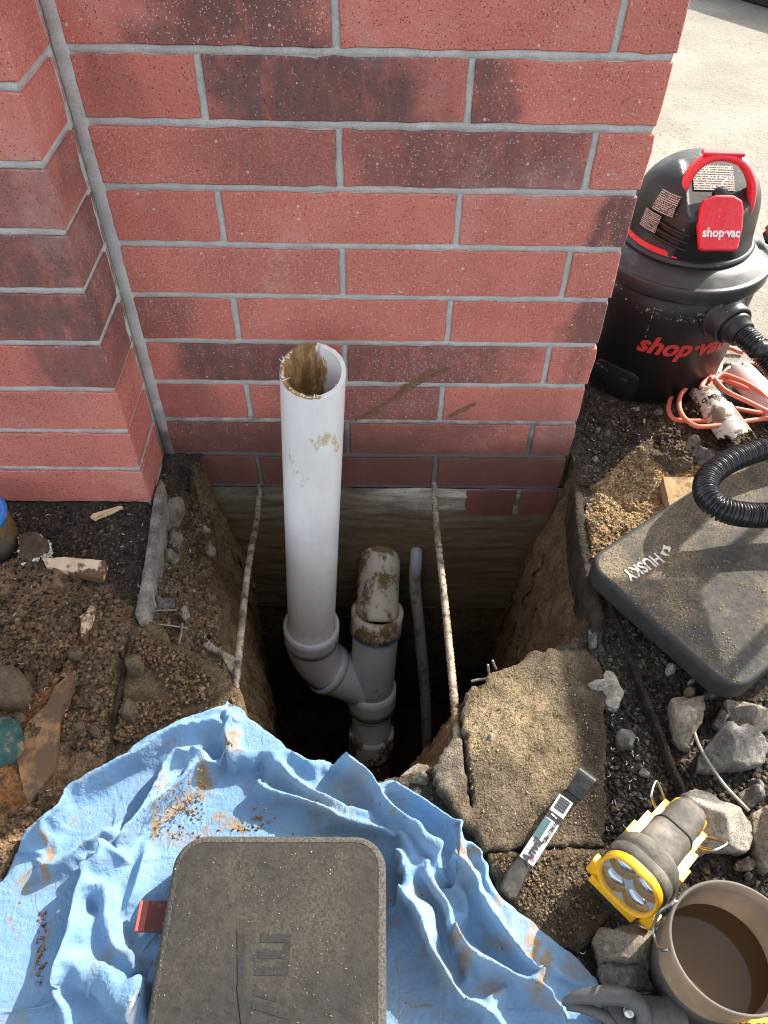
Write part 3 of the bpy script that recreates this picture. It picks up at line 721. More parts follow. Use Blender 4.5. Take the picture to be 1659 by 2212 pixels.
# dried mud splashed on the brick face
def mud_splash():
    X, Z = np.meshgrid(np.arange(-.06, .20, .0016), np.arange(-.10, .19, .0016)); m = np.full(X.shape, -1.0)
    def aw(x, y):
        d = CF * FOC + CR * (x - 829.5) - CU * (y - 1106); p = CAM + d * (0 - CAM[1]) / d[1]; return p[[0, 2]]
    for (a, b_, w) in (((805, 888), (880, 838), .013), ((870, 842), (958, 792), .016), ((800, 893), (770, 905), .006), ((975, 900), (1022, 872), .007), ((640, 800), (646, 790), .003), ((663, 468), (674, 480), .003)):
        A_, B_ = aw(*a), aw(*b_); P = np.stack([X, Z], -1); d, _ = segdist(P, np.array([A_, B_])); m = np.maximum(m, 1 - d / w)
    st = fbm(X * 40 + Z * 60, Z * 160 - X * 120, 0, 95, 4, .65); k = m + .9 * st + .25 * fbm(X * 240, Z * 240, 0, 96, 3) > .62
    k = k & (m > -.35); kc = k[:-1, :-1]; I = np.arange(X.size).reshape(X.shape); F = np.stack([I[:-1, :-1], I[:-1, 1:], I[1:, 1:], I[1:, :-1]], -1)[kc]
    V = np.stack([X, np.full(X.shape, -.0012) - .0005 * np.abs(st), Z], -1).reshape(-1, 3); u = np.unique(F); mp = np.full(len(V), -1); mp[u] = np.arange(len(u)); return V[u], mp[F]
tag(put('mud_splash', mesh('mud_splash', *mud_splash(), simple('dried_mud', (.24, .135, .07), (.17, .09, .045), 60, .9, bump=.5, bsc=200), True), kind='stuff'), 'brown mud splashed across the lower bricks right of the white pipe', 'mud')

# ------------------------------------------------------------------ plumbing in the pit
def shell(path, r_out, r_in, seg=40, cut=None):
    """open tube with wall thickness"""
    n = len(path); vo, fo = tube(path, r_out, seg, False); vi, fi = tube(path, r_in, seg, False); a = len(vo)
    if cut is not None: vo, vi = cut(vo), cut(vi)
    f = list(fo) + [tuple(i + a for i in q[::-1]) for q in fi]
    for k in range(seg):
        l = (k + 1) % seg; f.append((k, a + k, a + l, l)); e = (n - 1) * seg; f.append((e + k, e + l, a + e + l, a + e + k))
    return np.vstack([vo, vi]), f
def lerp(a, b, n): return np.linspace(0, 1, n)[:, None] * (np.array(b) - np.array(a)) + np.array(a)

pt, pb = np.array([-.0845, -.112, .266]), np.array([-.120, -.123, -.345])
riser = thing('white_pipe', 'clean upright white plastic pipe with an open muddy top, standing in front of the wall', 'pipe', tuple(pb))
ax = (pt - pb) / np.linalg.norm(pt - pb)
P0 = lerp(pb, pt, 30) - pb
th = np.array([0.0, 1.0, 0]); L = np.linalg.norm(pt - pb)
def slant(v):
    t = v @ ax; k = sst(L - .12, L, t); v = v + np.outer(k * (v @ th) * .30, ax)
    jag = k * .0012 * fbm(v[:, 0] * 300, v[:, 1] * 300, 0, 5, 3); return v + np.outer(jag, ax)
vo, fo = tube(P0, .0445, 56, False); put('pipe_wall', mesh('pipe_wall', slant(vo), fo, M_PVC, True), riser)
vi, fi = tube(P0[8:], .0385, 56, False); put('bore', mesh('bore', slant(vi), [q[::-1] for q in fi], M_PVCI, True), riser)
a = slant(vo)[-56:]; bb = slant(vi)[-56:]; rim_f = [(k, (k + 1) % 56, 56 + (k + 1) % 56, 56 + k) for k in range(56)]
put('cut_rim', mesh('cut_rim', np.vstack([a, bb]), rim_f, M_PVCI), riser)
# ragged plastic burrs on the saw cut
b = Bag(); r = np.random.default_rng(4)
for i in range(34):
    k = r.integers(0, 56) if i > 30 else r.integers(8, 34); p = a[k] * .5 + bb[k] * .5; d = r.normal(size=3) * .0026; d[2] = abs(d[2])
    b.add(*tube(np.array([p, p + d * .6, p + d + r.normal(size=3) * .002]), [.0009, .0007, .0003], 4, False))
put('burrs', b.mesh('burrs', M_PVC), riser)['kind'] = 'stuff'

fit = thing('wye_fitting', 'grey white plastic wye with a 45 degree elbow joining the pipes down in the pit', 'pipe fitting', (-.003, -.128, -.53))
fo_ = np.array([-.003, -.128, -.53])
def fp(name, path, r, mat=M_PVCG, ri=None, seg=44, label=None):
    path = np.asarray(path, float) - fo_
    v, f = shell(path, r, ri, seg) if ri else tube(path, r, seg, True)
    return put(name, mesh(name, v, f, mat, True), fit, label=label)
down = -ax
e0 = pb + ax * .015
# hub that takes the riser
fp('hub', lerp(e0, e0 + down * .048, 4), .0535, ri=.0455)
c1 = e0 + down * .046
elb = smooth_path([c1, c1 + down * .022, [-.112, -.126, -.452], [-.090, -.127, -.492]], 16)
fp('elbow', np.vstack([elb]), np.linspace(.0505, .0475, 16))
d45 = np.array([.74, -.02, -.67]); d45 /= np.linalg.norm(d45)
q0 = elb[-1] - d45 * .012
fp('hub', lerp(q0, q0 + d45 * .018, 3), .0545, ri=.0455)
fp('primer_ring', lerp(q0 - d45 * .0012, q0 + d45 * .0006, 2), .0505, M_PRIMER)
fp('branch', lerp(q0 + d45 * .005, q0 + d45 * .125, 8), np.r_[.0500, .0500, .0490, .0475, .0475, .0475, .0475, .0475])
m0 = np.array([.0075, -.080, -.345]); m1 = np.array([.0045, -.094, -.392]); m2 = np.array([-.003, -.132, -.555]); m3 = np.array([-.003, -.146, -.612])
fp('hub', lerp(m0, m1, 4), .0515, M_PVCM, ri=.0425)
fp('primer_ring', lerp(m1, m1 + (m1 - m0) * .05, 2), .0518, M_PRIMER)
fp('body', smooth_path([m1, m1 * .75 + m2 * .25, m2], 14), np.r_[.0500, np.full(12, .0462), .0462])
fp('hub', lerp(m2, m3, 4), .0525, ri=.0430)
fp('collar', lerp(m3 - np.array([0, 0, .001]), m3 + (m3 - m2) * .35, 3), [.0500, .049, .0440])
up = thing('short_pipe', 'mud splashed off-white pipe running out of the footing into the wye', 'pipe', (.0105, -.03, -.29))
ps = np.array([.0120, .030, -.282]); pe_ = m0 + (m1 - m0) * .5
mid = ps * .45 + pe_ * .55 + np.array([0, .004, .006])
v, f = tube(smooth_path([ps, ps * .7 + mid * .3 + np.array([0, -.002, .002]), mid, pe_], 24) - np.array(up.location), .0418, 48); put('pipe_wall', mesh('pipe_wall', v, f, M_PVCM, True), up)
low_ = thing('lower_pipe', 'mud blotched white pipe dropping from the wye to the floor of the pit', 'pipe', (-.003, -.2, -.80))
lo = np.array(low_.location); l0 = m3 + np.array([0, -.002, -.004]); l1 = np.array([-.003, -.175, -.690]); l2 = np.array([-.002, -.262, -.95])
v, f = tube(lerp(l0, l1, 8) - lo, .0425, 44); put('pipe_wall', mesh('pipe_wall', v, f, M_PVCG, True), low_)
v, f = shell(lerp(l1 + np.array([0, .004, .012]), l1 + np.array([0, -.015, -.055]), 6) - lo, .0500, .0430, 44); put('coupling', mesh('coupling', v, f, M_PVCL, True), low_)
v, f = tube(lerp(l1, l2, 14) - lo, .0428, 44); put('pipe_wall', mesh('pipe_wall', v, f, M_PVCL, True), low_)

def rebar(name, label, pts, r, loc):
    P = smooth_path(pts, 420); Ls = np.r_[0, np.cumsum(np.linalg.norm(np.diff(P, axis=0), axis=1))]
    ribs = np.where(((Ls / .0066) % 1) < .30, 1.22, 1.0)
    v, f = tube(P - np.array(loc), r * ribs, 10); o = put(name, mesh(name, v, f, M_REBAR, True), loc=loc); return o
tag(rebar('rebar', '', [(-.2055, .02, -.064), (-.2055, -.003, -.088), (-.205, -.05, -.098), (-.200, -.20, -.060), (-.1905, -.33, -.028), (-.183, -.435, -.006), (-.181, -.462, -.004)], .0046, (-.2, -.2, -.06)),
    'left rusty ribbed rebar leaning from the wall across the pit to the slab', 'rebar', 'rebars bridging the pit')
tag(rebar('rebar', '', [(.1055, .02, -.058), (.1055, -.003, -.072), (.106, -.07, -.085), (.108, -.24, -.055), (.1085, -.40, -.024), (.1085, -.50, -.010), (.1085, -.525, -.012)], .0050, (.1, -.2, -.06)),
    'right ribbed rebar with a sunlit lower end, between the grey conduit and the slab crack', 'rebar', 'rebars bridging the pit')
P = smooth_path([(.0825, .03, -.245), (.082, -.012, -.275), (.083, -.022, -.345), (.101, -.06, -.50), (.118, -.10, -.66), (.130, -.15, -.84), (.135, -.17, -.93)], 60)
v, f = tube(P - P[0], .0122, 20); o = put('conduit', mesh('conduit', v, f, M_CONDUIT, True), loc=tuple(P[0])); tag(o, 'thin grey conduit running from the footing down to the pit floor', 'conduit')

# wires of the slab's mesh
def wire(pts, r, label, group='broken mesh wires'):
    P = smooth_path(pts, 14); c = P.mean(0); v, f = tube(P - c, r, 7); o = put('wire', mesh('wire', v, f, M_WIRE, True), loc=tuple(c)); tag(o, label, 'wire', group)
A = lambda x, y, z: tuple(at(x, y, z))
wire([A(306, 1324, -.03), A(340, 1319, -.033), A(384, 1318, -.04)], .0016, 'upper wire poking from the cut slab edge left of the pit')
wire([A(340, 1349, -.025), A(372, 1352, -.035), A(406, 1358, -.05)], .0016, 'lower bent wire crossing another near the left rebar')
wire([A(394, 1346, -.04), A(392, 1365, -.04), A(386, 1391, -.03)], .0016, 'short upright looking wire hooked over the lower one')
wire([A(1057, 1458, -.01), A(1055, 1446, .005), A(1054, 1436, .015)], .0016, 'left of two wire ends at the lip of the right slab')
wire([A(1072, 1446, -.01), A(1067, 1434, .005), A(1064, 1427, .012)], .0016, 'right of two wire ends at the lip of the right slab')
wire([A(1018, 1472, -.015), A(1032, 1469, -.012), A(1050, 1466, -.012)], .0020, 'flat wire end sticking left out of the right slab')
wire([A(1498, 1578, .01), A(1515, 1620, .012), A(1560, 1690, .016), A(1618, 1752, .018)], .0022, 'long thin bent wire lying among the rubble on the right')

# ------------------------------------------------------------------ blue drop cloth
CL = [(-120, 1990), (0, 1893), (60, 1800), (125, 1738), (215, 1668), (311, 1600), (400, 1558), (450, 1533), (484, 1524), (520, 1532), (560, 1552), (610, 1582), (648, 1610), (676, 1650), (690, 1664), (705, 1650), (740, 1646), (770, 1654), (800, 1666), (855, 1668), (880, 1688), (947, 1733), (1000, 1772), (1014, 1806), (1036, 1806), (1060, 1830), (1076, 1880), (1100, 1930), (1116, 1942), (1200, 2008), (1260, 2058), (1296, 2105), (1310, 2150), (1305, 2300), (1200, 2500), (-200, 2500)]
RD = [  # (points, height, width on the sunny side, width on the shady side)
 ([(484, 1526), (482, 1555), (486, 1600), (489, 1637), (505, 1652)], .030, .030, .020),
 ([(489, 1640), (540, 1644), (605, 1643), (670, 1657), (684, 1668)], .026, .080, .010),
 ([(484, 1526), (430, 1546), (311, 1596), (215, 1662), (125, 1730), (61, 1785), (0, 1880)], .022, .014, .034),
 ([(480, 1548), (430, 1566), (358, 1584), (311, 1615), (251, 1643), (172, 1680), (118, 1734), (72, 1784), (15, 1850)], .034, .022, .040),
 ([(455, 1640), (410, 1630), (372, 1636), (344, 1684), (315, 1734), (272, 1788), (258, 1809), (233, 1850)], .034, .030, .026),
 ([(470, 1652), (455, 1648), (394, 1691), (344, 1734), (286, 1780), (240, 1806)], .024, .030, .022),
 ([(240, 1785), (170, 1820), (118, 1856), (61, 1872)], .022, .03, .03),
 ([(252, 1842), (235, 1850), (205, 1880), (189, 1898), (180, 1946), (164, 2018), (137, 2128), (112, 2260)], .034, .012, .10),
 ([(190, 1898), (206, 1925), (223, 1957), (243, 2000), (261, 2034), (280, 2068), (298, 2100)], .026, .060, .014),
 ([(187, 1985), (175, 2030), (162, 2078), (185, 2105), (215, 2130), (250, 2158), (278, 2178), (325, 2215)], .030, .075, .007),
 ([(235, 1856), (232, 1880), (236, 1905), (228, 1940)], .012, .02, .02),
 ([(330, 1842), (322, 1880), (315, 1920), (300, 1960)], .012, .02, .02),
 ([(572, 1650), (602, 1663), (638, 1697), (683, 1723), (742, 1762), (781, 1772), (800, 1790)], .026, .022, .020),
 ([(540, 1683), (572, 1720), (634, 1740), (735, 1779), (794, 1801), (849, 1821), (882, 1853), (914, 1886), (937, 1915)], .026, .022, .022),
 ([(720, 1645), (765, 1652), (800, 1691), (823, 1746), (843, 1766), (891, 1808), (930, 1847), (966, 1872)], .040, .035, .024),
 ([(856, 1668), (891, 1697), (947, 1733), (996, 1769), (1009, 1801), (1000, 1850), (990, 1866)], .026, .020, .045),
 ([(1028, 1806), (1057, 1828), (1074, 1878), (1096, 1927), (1135, 1976)], .020, .010, .030),
 ([(968, 1868), (1005, 1859), (1038, 1885), (1051, 1917), (1103, 1982), (1135, 2038), (1168, 2096), (1206, 2172)], .036, .022, .040),
 ([(882, 1856), (917, 1891), (940, 1927), (966, 1966), (989, 2008), (1005, 2034), (1038, 2060), (1087, 2086), (1135, 2112), (1168, 2132), (1217, 2178), (1250, 2240)], .034, .020, .030),
 ([(829, 1852), (872, 1878), (885, 1943), (917, 1982), (930, 2030), (945, 2060)], .028, .018, .018),
 ([(836, 1894), (875, 1950), (907, 2018), (927, 2064), (960, 2122), (1005, 2161), (1070, 2200), (1120, 2260)], .034, .020, .034),
 ([(985, 2040), (1000, 2080), (1030, 2130)], .010, .02, .02), ([(1000, 2165), (1060, 2160), (1110, 2150)], .018, .03, .012),
 ([(700, 1760), (690, 1800)], .012, .02, .02), ([(970, 1900), (1005, 1940), (1000, 1985)], .016, .02, .02),
 ([(1150, 1990), (1190, 2060), (1240, 2110), (1290, 2140)], .006, .02, .02),
]
PADC = np.array([-.0985, -.828]); PADW, PADL = .228, .368
_cr = np.random.default_rng(77); CREASE = [(_cr.uniform(0, pi), _cr.uniform(9, 26), _cr.uniform(0, 1), _cr.uniform(.4, 1)) for _ in range(9)]
def creases(x, y, f=1.0, seed=0):
    """long straight crumple creases: triangle waves at many angles, each present only in places"""
    h = 0
    for i, (a, fr, p0, am) in enumerate(CREASE):
        u = (x * cos(a) + y * sin(a)) * fr * f + p0 * 7 + .55 * fbm(x * 9 * f, y * 9 * f, i * 2.0, 460 + i + seed, 2)
        t = 1 - np.abs((u % 1) - .5) * 2; m = sst(.0, .35, fbm(x * 11 * f, y * 11 * f, i * 5.0, 480 + i + seed, 2)); h = h + am * m * np.maximum(0, t - .35) * 12 / fr
    return h
def hcloth(P):
    x, y = P[:, 0], P[:, 1]
    wx = x + .0030 * fbm(x * 18, y * 18, 0, 401, 2); wy = y + .0030 * fbm(x * 18, y * 18, 4, 402, 2); Q = np.stack([wx, wy], 1)
    acc = np.zeros(len(P)); H = 0
    for i, (pts, h, w1, w2) in enumerate(RD):
        line = ats(pts, .012 + h * .8); sm = np.array([[p[0], p[1]] for p in smooth_path(np.column_stack([line, line[:, 0] * 0]), max(5, 2 * len(pts)))])
        d, npt, side, par = segdist(Q, sm, False, True)
        w = np.where(side > 0, w1 * 1.35, w2 * 1.15); t = np.clip(1 - d / w, 0, 1)
        t = np.where(side < 0, t ** 1.7, t); t = np.where(t > .95, .95 + (t - .95) * .5, t)
        prof = t * sst(0, .08, par + .02) * sst(1, .84, par - .02)
        acc = acc + (1.5 * h * prof * (1 + .22 * vn(par * 7, i * 3.0, 0, 430))) ** 7
    h = acc ** (1 / 7)
    h = h + .0055 * fbm(x * 7, y * 7, 0, 450, 2) + .0036 * creases(x, y) + .0011 * creases(x, y, 2.7, 30)
    pr = np.maximum(np.abs(x - PADC[0]) - PADW / 2, np.abs(y - PADC[1]) - PADL / 2)
    k = sst(-.020, .002, pr); h = h * k + .008 * (1 - k)
    return .007 + np.minimum(h, .07)
def drape():
    """real cloth solve (position based): a sheet with spare length sags over thin crest supports and settles on the ground"""
    g = .0036; x0, x1, y0, y1 = -.50, .365, -1.03, -.455
    nx = int((x1 - x0) / g) + 1; ny = int((y1 - y0) / g) + 1; X, Y = np.meshgrid(x0 + np.arange(nx) * g, y0 + np.arange(ny) * g)
    P2 = np.stack([X.ravel(), Y.ravel()], 1); H = hcloth(P2).reshape(ny, nx)
    # thin crest supports
    Cz = np.full(X.size, .004)
    for i, (pts, h, w1, w2) in enumerate(RD):
        line = ats(pts, .012 + h * .8); sm = np.array([[p[0], p[1]] for p in smooth_path(np.column_stack([line, line[:, 0] * 0]), max(5, 2 * len(pts)))])
        d, _, _, par = segdist(P2, sm, False, True); prof = np.clip(1 - d / .009, 0, 1) * sst(0, .10, par + .02) * sst(1, .82, par - .02)
        Cz = np.maximum(Cz, .004 + 1.45 * h * prof * (1 + .08 * vn(par * 6, i * 3.0, 0, 430)))
    Cz = Cz.reshape(ny, nx)
    pr = np.maximum(np.abs(X - PADC[0]) - PADW / 2, np.abs(Y - PADC[1]) - PADL / 2); under = pr < -.006
    H = np.where(under, .012, H); Cz = np.where(pr < .004, .004, Cz)
    A = np.stack([X, Y, H], -1); A[..., 2] += .0015 * RNG.normal(size=H.shape)
    ex = 1 + EXC * (1 + .8 * fbm(X * 16, Y * 16, 0, 491, 3))
    def L(a, b): return np.linalg.norm(b - a, axis=-1)
    B = np.stack([X, Y, H], -1)
    sl = []
    def add(dy, dx, k, e):
        for py in (0, 1):
            for px in (0, 1):
                if (dx == 0 and px) or (dy == 0 and py): continue
                # colour so that no vertex is touched twice in a pass
                sy = 2 * max(abs(dy), 1) if dy else 1; sx = 2 * max(abs(dx), 1) if dx else 1
                oys = range(sy // 2) if dy else (0,); oxs = range(sx // 2) if dx else (0,)
                ys = np.concatenate([np.arange(o + py * (sy // 2), ny - abs(dy), sy) for o in oys]) if dy else np.arange(ny)
                xs = np.concatenate([np.arange(o + px * (sx // 2), nx - abs(dx), sx) for o in oxs]) if dx else np.arange(nx)
                if dy and dx and px: continue
                i0 = np.ix_(ys, xs if dx >= 0 else xs + abs(dx)); i1 = np.ix_(ys + dy, (xs + dx) if dx >= 0 else xs)
                sl.append((i0, i1, L(B[i0], B[i1]) * (e[i0] if e is not None else 1), k))
    one = np.ones_like(ex)
    add(0, 1, 1.0, ex); add(1, 0, 1.0, ex); 
    def diag(sgn):
        for py in (0, 1):
            ys = np.arange(py, ny - 1, 2); xs = np.arange(0, nx - 1); i0 = np.ix_(ys, xs if sgn > 0 else xs + 1); i1 = np.ix_(ys + 1, xs + 1 if sgn > 0 else xs)
            sl.append((i0, i1, L(B[i0], B[i1]) * ex[i0], .45))
    diag(1); diag(-1)
    def bend(dy, dx, k):
        for o in (0, 1):
            if dx: xs = np.concatenate([np.arange(o * dx + q, nx - dx, 2 * dx) for q in range(dx)]); i0 = np.ix_(np.arange(ny), xs); i1 = np.ix_(np.arange(ny), xs + dx)
            else: ys = np.concatenate([np.arange(o * dy + q, ny - dy, 2 * dy) for q in range(dy)]); i0 = np.ix_(ys, np.arange(nx)); i1 = np.ix_(ys + dy, np.arange(nx))
            f = np.sqrt((dx * g) ** 2 + (dy * g) ** 2); sl.append((i0, i1, -f * .985, k))
    bend(0, 2, .10); bend(2, 0, .10)
    V_ = np.zeros_like(A); pin = np.zeros((ny, nx), bool); pin[0] = pin[-1] = True; pin[:, 0] = pin[:, -1] = True
    Q = A[pin].copy()
    for it in range(ITN):
        V_ *= .92; V_[..., 2] -= .00028; old = A.copy(); A = A + V_
        for _ in range(2):
            for (i0, i1, r, k) in sl:
                a_, b_ = A[i0], A[i1]; d = b_ - a_; l = np.sqrt((d * d).sum(-1)) + 1e-12
                if np.isscalar(r): s = np.where(l < -r, (l + r) / l, 0) * k * .5
                else: s = (l - r) / l * k * .5
                c = d * s[..., None]; A[i0] = a_ + c; A[i1] = b_ - c
        A[..., 2] = np.maximum(A[..., 2], Cz); A[under, 2] = np.clip(A[under, 2], .004, .016); A[pin] = Q
        m = A[..., 2] <= Cz + 1e-6; V_ = np.clip(A - old, -.002, .002); V_[m] *= .3
    return x0, y0, g, A
EXC, ITN = .065, 200
import time; t0 = time.time()
CX0, CY0, CG, CA = drape(); print('drape', time.time() - t0)
def csample(P, ch):
    """cloth position interpolated (bicubic) at rest coordinates"""
    u = np.clip((P[:, 0] - CX0) / CG, 1, CA.shape[1] - 3); v = np.clip((P[:, 1] - CY0) / CG, 1, CA.shape[0] - 3); iu, iv = u.astype(int), v.astype(int); fu, fv = u - iu, v - iv
    def w(t): return (1 - t) ** 3 / 6, (3 * t ** 3 - 6 * t ** 2 + 4) / 6, (-3 * t ** 3 + 3 * t ** 2 + 3 * t + 1) / 6, t ** 3 / 6
    wu, wv = w(fu), w(fv); r = 0
    for a in range(4):
        for b_ in range(4): r = r + wu[a] * wv[b_] * CA[iv + b_ - 1, iu + a - 1, ch]
    return r
hcloth0 = hcloth
def hcloth(P): return csample(P, 2) + .0012
OUT = rough(ats(CL, .016), .0022, 900, 12)
V, F = sheet(OUT, .0023, hcloth, skirt=None)
_dx = csample(V, 0) - V[:, 0]; _dy = csample(V, 1) - V[:, 1]; V[:, 0] += _dx; V[:, 1] += _dy
# hem: the cloth's own rim turns down to the ground and over the lip of the pit
bE = np.concatenate([F[:, [0, 1]], F[:, [1, 2]], F[:, [2, 3]], F[:, [3, 0]]]); key = bE.min(1) * 10000000 + bE.max(1)
u_, inv, cn = np.unique(key, return_inverse=True, return_counts=True); be = bE[cn[inv] == 1]; bv = np.unique(be)
low1 = V[bv].copy(); low1[:, 2] = np.maximum(-.012, low1[:, 2] * .4 - .006) - .002
pitside = (low1[:, 1] > -.60) & (low1[:, 0] > -.17) & (low1[:, 0] < .05)
low1[pitside, 2] = low1[pitside, 2] * 0 - .035; low1[pitside, 1] += .006
mp = np.full(len(V), -1); mp[bv] = np.arange(len(bv)) + len(V)
F = np.vstack([F, np.stack([be[:, 1], be[:, 0], mp[be[:, 0]], mp[be[:, 1]]], 1)]); V = np.vstack([V, low1])
def cloth_mat():
    b = NB('blue_cotton', .85, 0, .2); w = b.pos(True); t = b.attr('tint')
    st = b.attr('tint', 'Alpha')
    n = b.noise(14, 6, .6, w); f = b.noise(700, 2, .5, w)
    c = b.mix(b.ramp(n, .3, .7), (.145, .262, .405), (.195, .325, .47))
    c = b.mix(b.ramp(f, .3, .7, .18, 0), c, (.12, .28, .55))
    s = b.N.new('ShaderNodeSeparateColor'); b.L.new(t, s.inputs[0])
    g = b.ramp(b.noise(60, 6, .75, w), .34, .54)
    c = b.mix(b.math('MULTIPLY', s.outputs[1], b.ramp(b.noise(25, 5, .7, w), .3, .7, .35, .9)), c, (.23, .235, .225))
    c = b.mix(b.math('MULTIPLY', s.outputs[0], g), c, b.mix(b.noise(90, 4, .6, w), (.34, .245, .135), (.18, .12, .06)))
    c = b.mix(b.math('MULTIPLY', b.ramp(b.noise(9, 8, .72, w, .8), .52, .66), .55), c, (.20, .205, .18)); c = b.mix(b.math('MULTIPLY', b.ramp(b.noise(17, 9, .78, b.map(w, loc=(4, 2, 0)), 1.0), .575, .64), .75), c, (.24, .17, .09))
    c = b.mix(s.outputs[2], c, (.75, .75, .76))
    v = b.vor(110, w); vc = b.vor(110, w, out='Color'); s2 = b.N.new('ShaderNodeSeparateColor'); b.L.new(vc, s2.inputs[0])
    c = b.mix(b.math('MULTIPLY', b.math('GREATER_THAN', s2.outputs[0], .95), b.math('LESS_THAN', v, .16)), c, (.16, .10, .05))
    b.set('Base Color', c); b.set('Sheen Weight', .15)
    r1 = b.math('ABSOLUTE', b.math('SUBTRACT', b.noise(30, 3, .5, b.map(w, (1, 2.0, 1), (0, 0, .7)), .5), .5)); r2 = b.math('ABSOLUTE', b.math('SUBTRACT', b.noise(46, 3, .5, b.map(w, (2.2, 1, 1), (0, 0, .3)), .8), .5)); r3 = b.math('ABSOLUTE', b.math('SUBTRACT', b.noise(90, 3, .6, w), .5))
    h = b.math('ADD', b.math('ADD', b.math('MULTIPLY', r1, 2.2), b.math('MULTIPLY', r2, 1.6)), b.math('ADD', b.math('MULTIPLY', r3, .8), b.math('MULTIPLY', f, .10)))
    b.bump(h, .55, .0045); return b.m
M_CLOTH = cloth_mat()
me = mesh('drop_cloth', V, F, M_CLOTH, True)
P2 = V[:, :2]; X_, Y_ = P2.T
def spots(L, z=.02, sc=40, seed=0):
    m = np.zeros(len(P2))
    for (px, py, rx, ry, ang, s) in L:
        c = at(px, py, z)[:2]; rx, ry = rx / 2050, ry / 1900; d = P2 - c; ca, sa = cos(radians(ang)), sin(radians(ang))
        u = (d[:, 0] * ca + d[:, 1] * sa) / rx; v = (-d[:, 0] * sa + d[:, 1] * ca) / ry
        m = np.maximum(m, s * sst(1.25, .55, np.hypot(u, v) + .55 * fbm(P2[:, 0] * sc, P2[:, 1] * sc, px, seed, 4, .6)))
    return m
mud = 1.25 * spots([(505, 1595, 12, 45, -15, .75), (520, 1630, 30, 12, 10, .6), (437, 1680, 16, 45, 0, 1), (380, 1735, 60, 16, 40, .7), (348, 1690, 20, 30, 20, .45), (330, 1780, 8, 32, 0, .9),
             (500, 1770, 45, 12, -25, .9), (395, 1800, 70, 20, 0, .35), (100, 1850, 10, 45, 15, .85), (95, 1880, 12, 20, 0, .8), (60, 1870, 40, 4, 50, .9), (45, 1905, 8, 22, 30, .55),
             (85, 2030, 6, 60, -8, .6), (10, 1850, 50, 14, 50, .9), (35, 1815, 30, 12, 48, .8), (1090, 1925, 14, 40, -35, .7), (1150, 2040, 22, 40, -20, .9), (1160, 2000, 14, 26, -30, .5), (1170, 2110, 14, 60, -28, .9),
             (995, 1850, 22, 10, 0, .7), (1080, 2040, 40, 10, -35, .45), (1000, 2075, 16, 22, 0, .7), (1055, 2140, 30, 14, 0, .5), (840, 1930, 8, 22, 0, .9), (845, 1990, 30, 8, 20, .4), (900, 1930, 26, 18, 0, .35), (985, 2030, 18, 14, -40, .7), (1180, 2165, 60, 10, -30, .4), (1250, 2080, 40, 30, 0, .35)], seed=3)
gry = spots([(760, 1700, 60, 40, -30, .8), (700, 1750, 60, 22, -30, .7), (860, 1720, 40, 30, 0, .5), (1000, 1900, 30, 60, -20, .5), (940, 1950, 30, 40, 0, .6), (400, 1620, 100, 16, 28, .45), (230, 2070, 14, 34, -20, .9), (1040, 2120, 60, 50, 0, .5), (880, 2120, 60, 60, 0, .45), (930, 2010, 20, 60, -20, .6), (1120, 1990, 30, 60, -30, .6), (640, 1700, 70, 16, -30, .4)], seed=9) 
wht = np.zeros(len(P2))
for (px, py, rx, ry, ang) in ((283, 2191, 10, 17, 0), (311, 1988, 9, 24, -28), (306, 1963, 4, 5, 0), (640, 1632, 5, 12, 35), (118, 1961, 3, 4, 0)):
    c = at(px, py, .02)[:2]; d = P2 - c; ca, sa = cos(radians(ang)), sin(radians(ang)); wht = np.maximum(wht, sst(1.1, .9, np.hypot((d[:, 0] * ca + d[:, 1] * sa) / (rx / 2050), (-d[:, 0] * sa + d[:, 1] * ca) / (ry / 1900))))
edge, _ = segdist(P2, OUT, True); mud = np.maximum(mud, .5 * sst(.012, .0, edge) * sst(-.1, .3, fbm(X_ * 20, Y_ * 20, 0, 77, 3)) * (X_ > .05))
setcol(me, np.stack([np.clip(mud, 0, 1), np.clip(gry, 0, 1), wht], 1))
tag(put('drop_cloth', me), 'mud stained light blue drop cloth bunched up in front of the pit', 'cloth')

# ------------------------------------------------------------------ kneeling pads
def pad_mat(name, base, dust, sc, lo, hi):
    b = NB(name, .82, 0, .35); o = b.pos(); n = b.noise(130, 4, .6, o); f = b.ramp(b.noise(sc, 6, .68, o), lo, hi)
    c = b.mix(b.ramp(n, .35, .65), base, tuple(x * 1.5 for x in base)); c = b.mix(b.math('MULTIPLY', f, b.ramp(b.noise(420, 4, .7, o), .38, .6)), c, dust)
    v = b.vor(330, o); vc = b.vor(330, o, out='Color'); s2 = b.N.new('ShaderNodeSeparateColor'); b.L.new(vc, s2.inputs[0])
    dn = b.ramp(b.noise(sc * 1.2, 4, .6, o), .55, .85, .9995, .982)
    c = b.mix(b.math('MULTIPLY', b.math('GREATER_THAN', s2.outputs[0], dn), b.math('LESS_THAN', v, .20)), c, (.42, .34, .23))
    b.set('Base Color', c)
    b.bump(b.math('ADD', b.math('MULTIPLY', b.noise(70, 4, .6, o), 1.2), b.math('ADD', n, b.math('MULTIPLY', b.noise(400, 3, .6, o), .25))), .40, .003); return b.m
M_PAD = pad_mat('dusty_black_foam', (.020, .0187, .017), (.078, .064, .044), 9, .38, .78)
M_PADS = simple('foam_edge', (.035, .032, .028), (.10, .088, .070), 380, .9, 0, .9, 420, bdist=.003)
M_PADH = pad_mat('dusty_grey_foam', (.034, .0325, .030), (.24, .185, .11), 7, .38, .62)
M_PRINT = simple('faded_print', (.010, .010, .010), (.020, .019, .018), 200, .8, bump=.4, bsc=300)
M_LOGO = simple('pale_print', (.55, .52, .45), (.62, .6, .53), 200, .7, dirt=(.12, .1, .08), dsc=160, dlo=.58, dhi=.66)
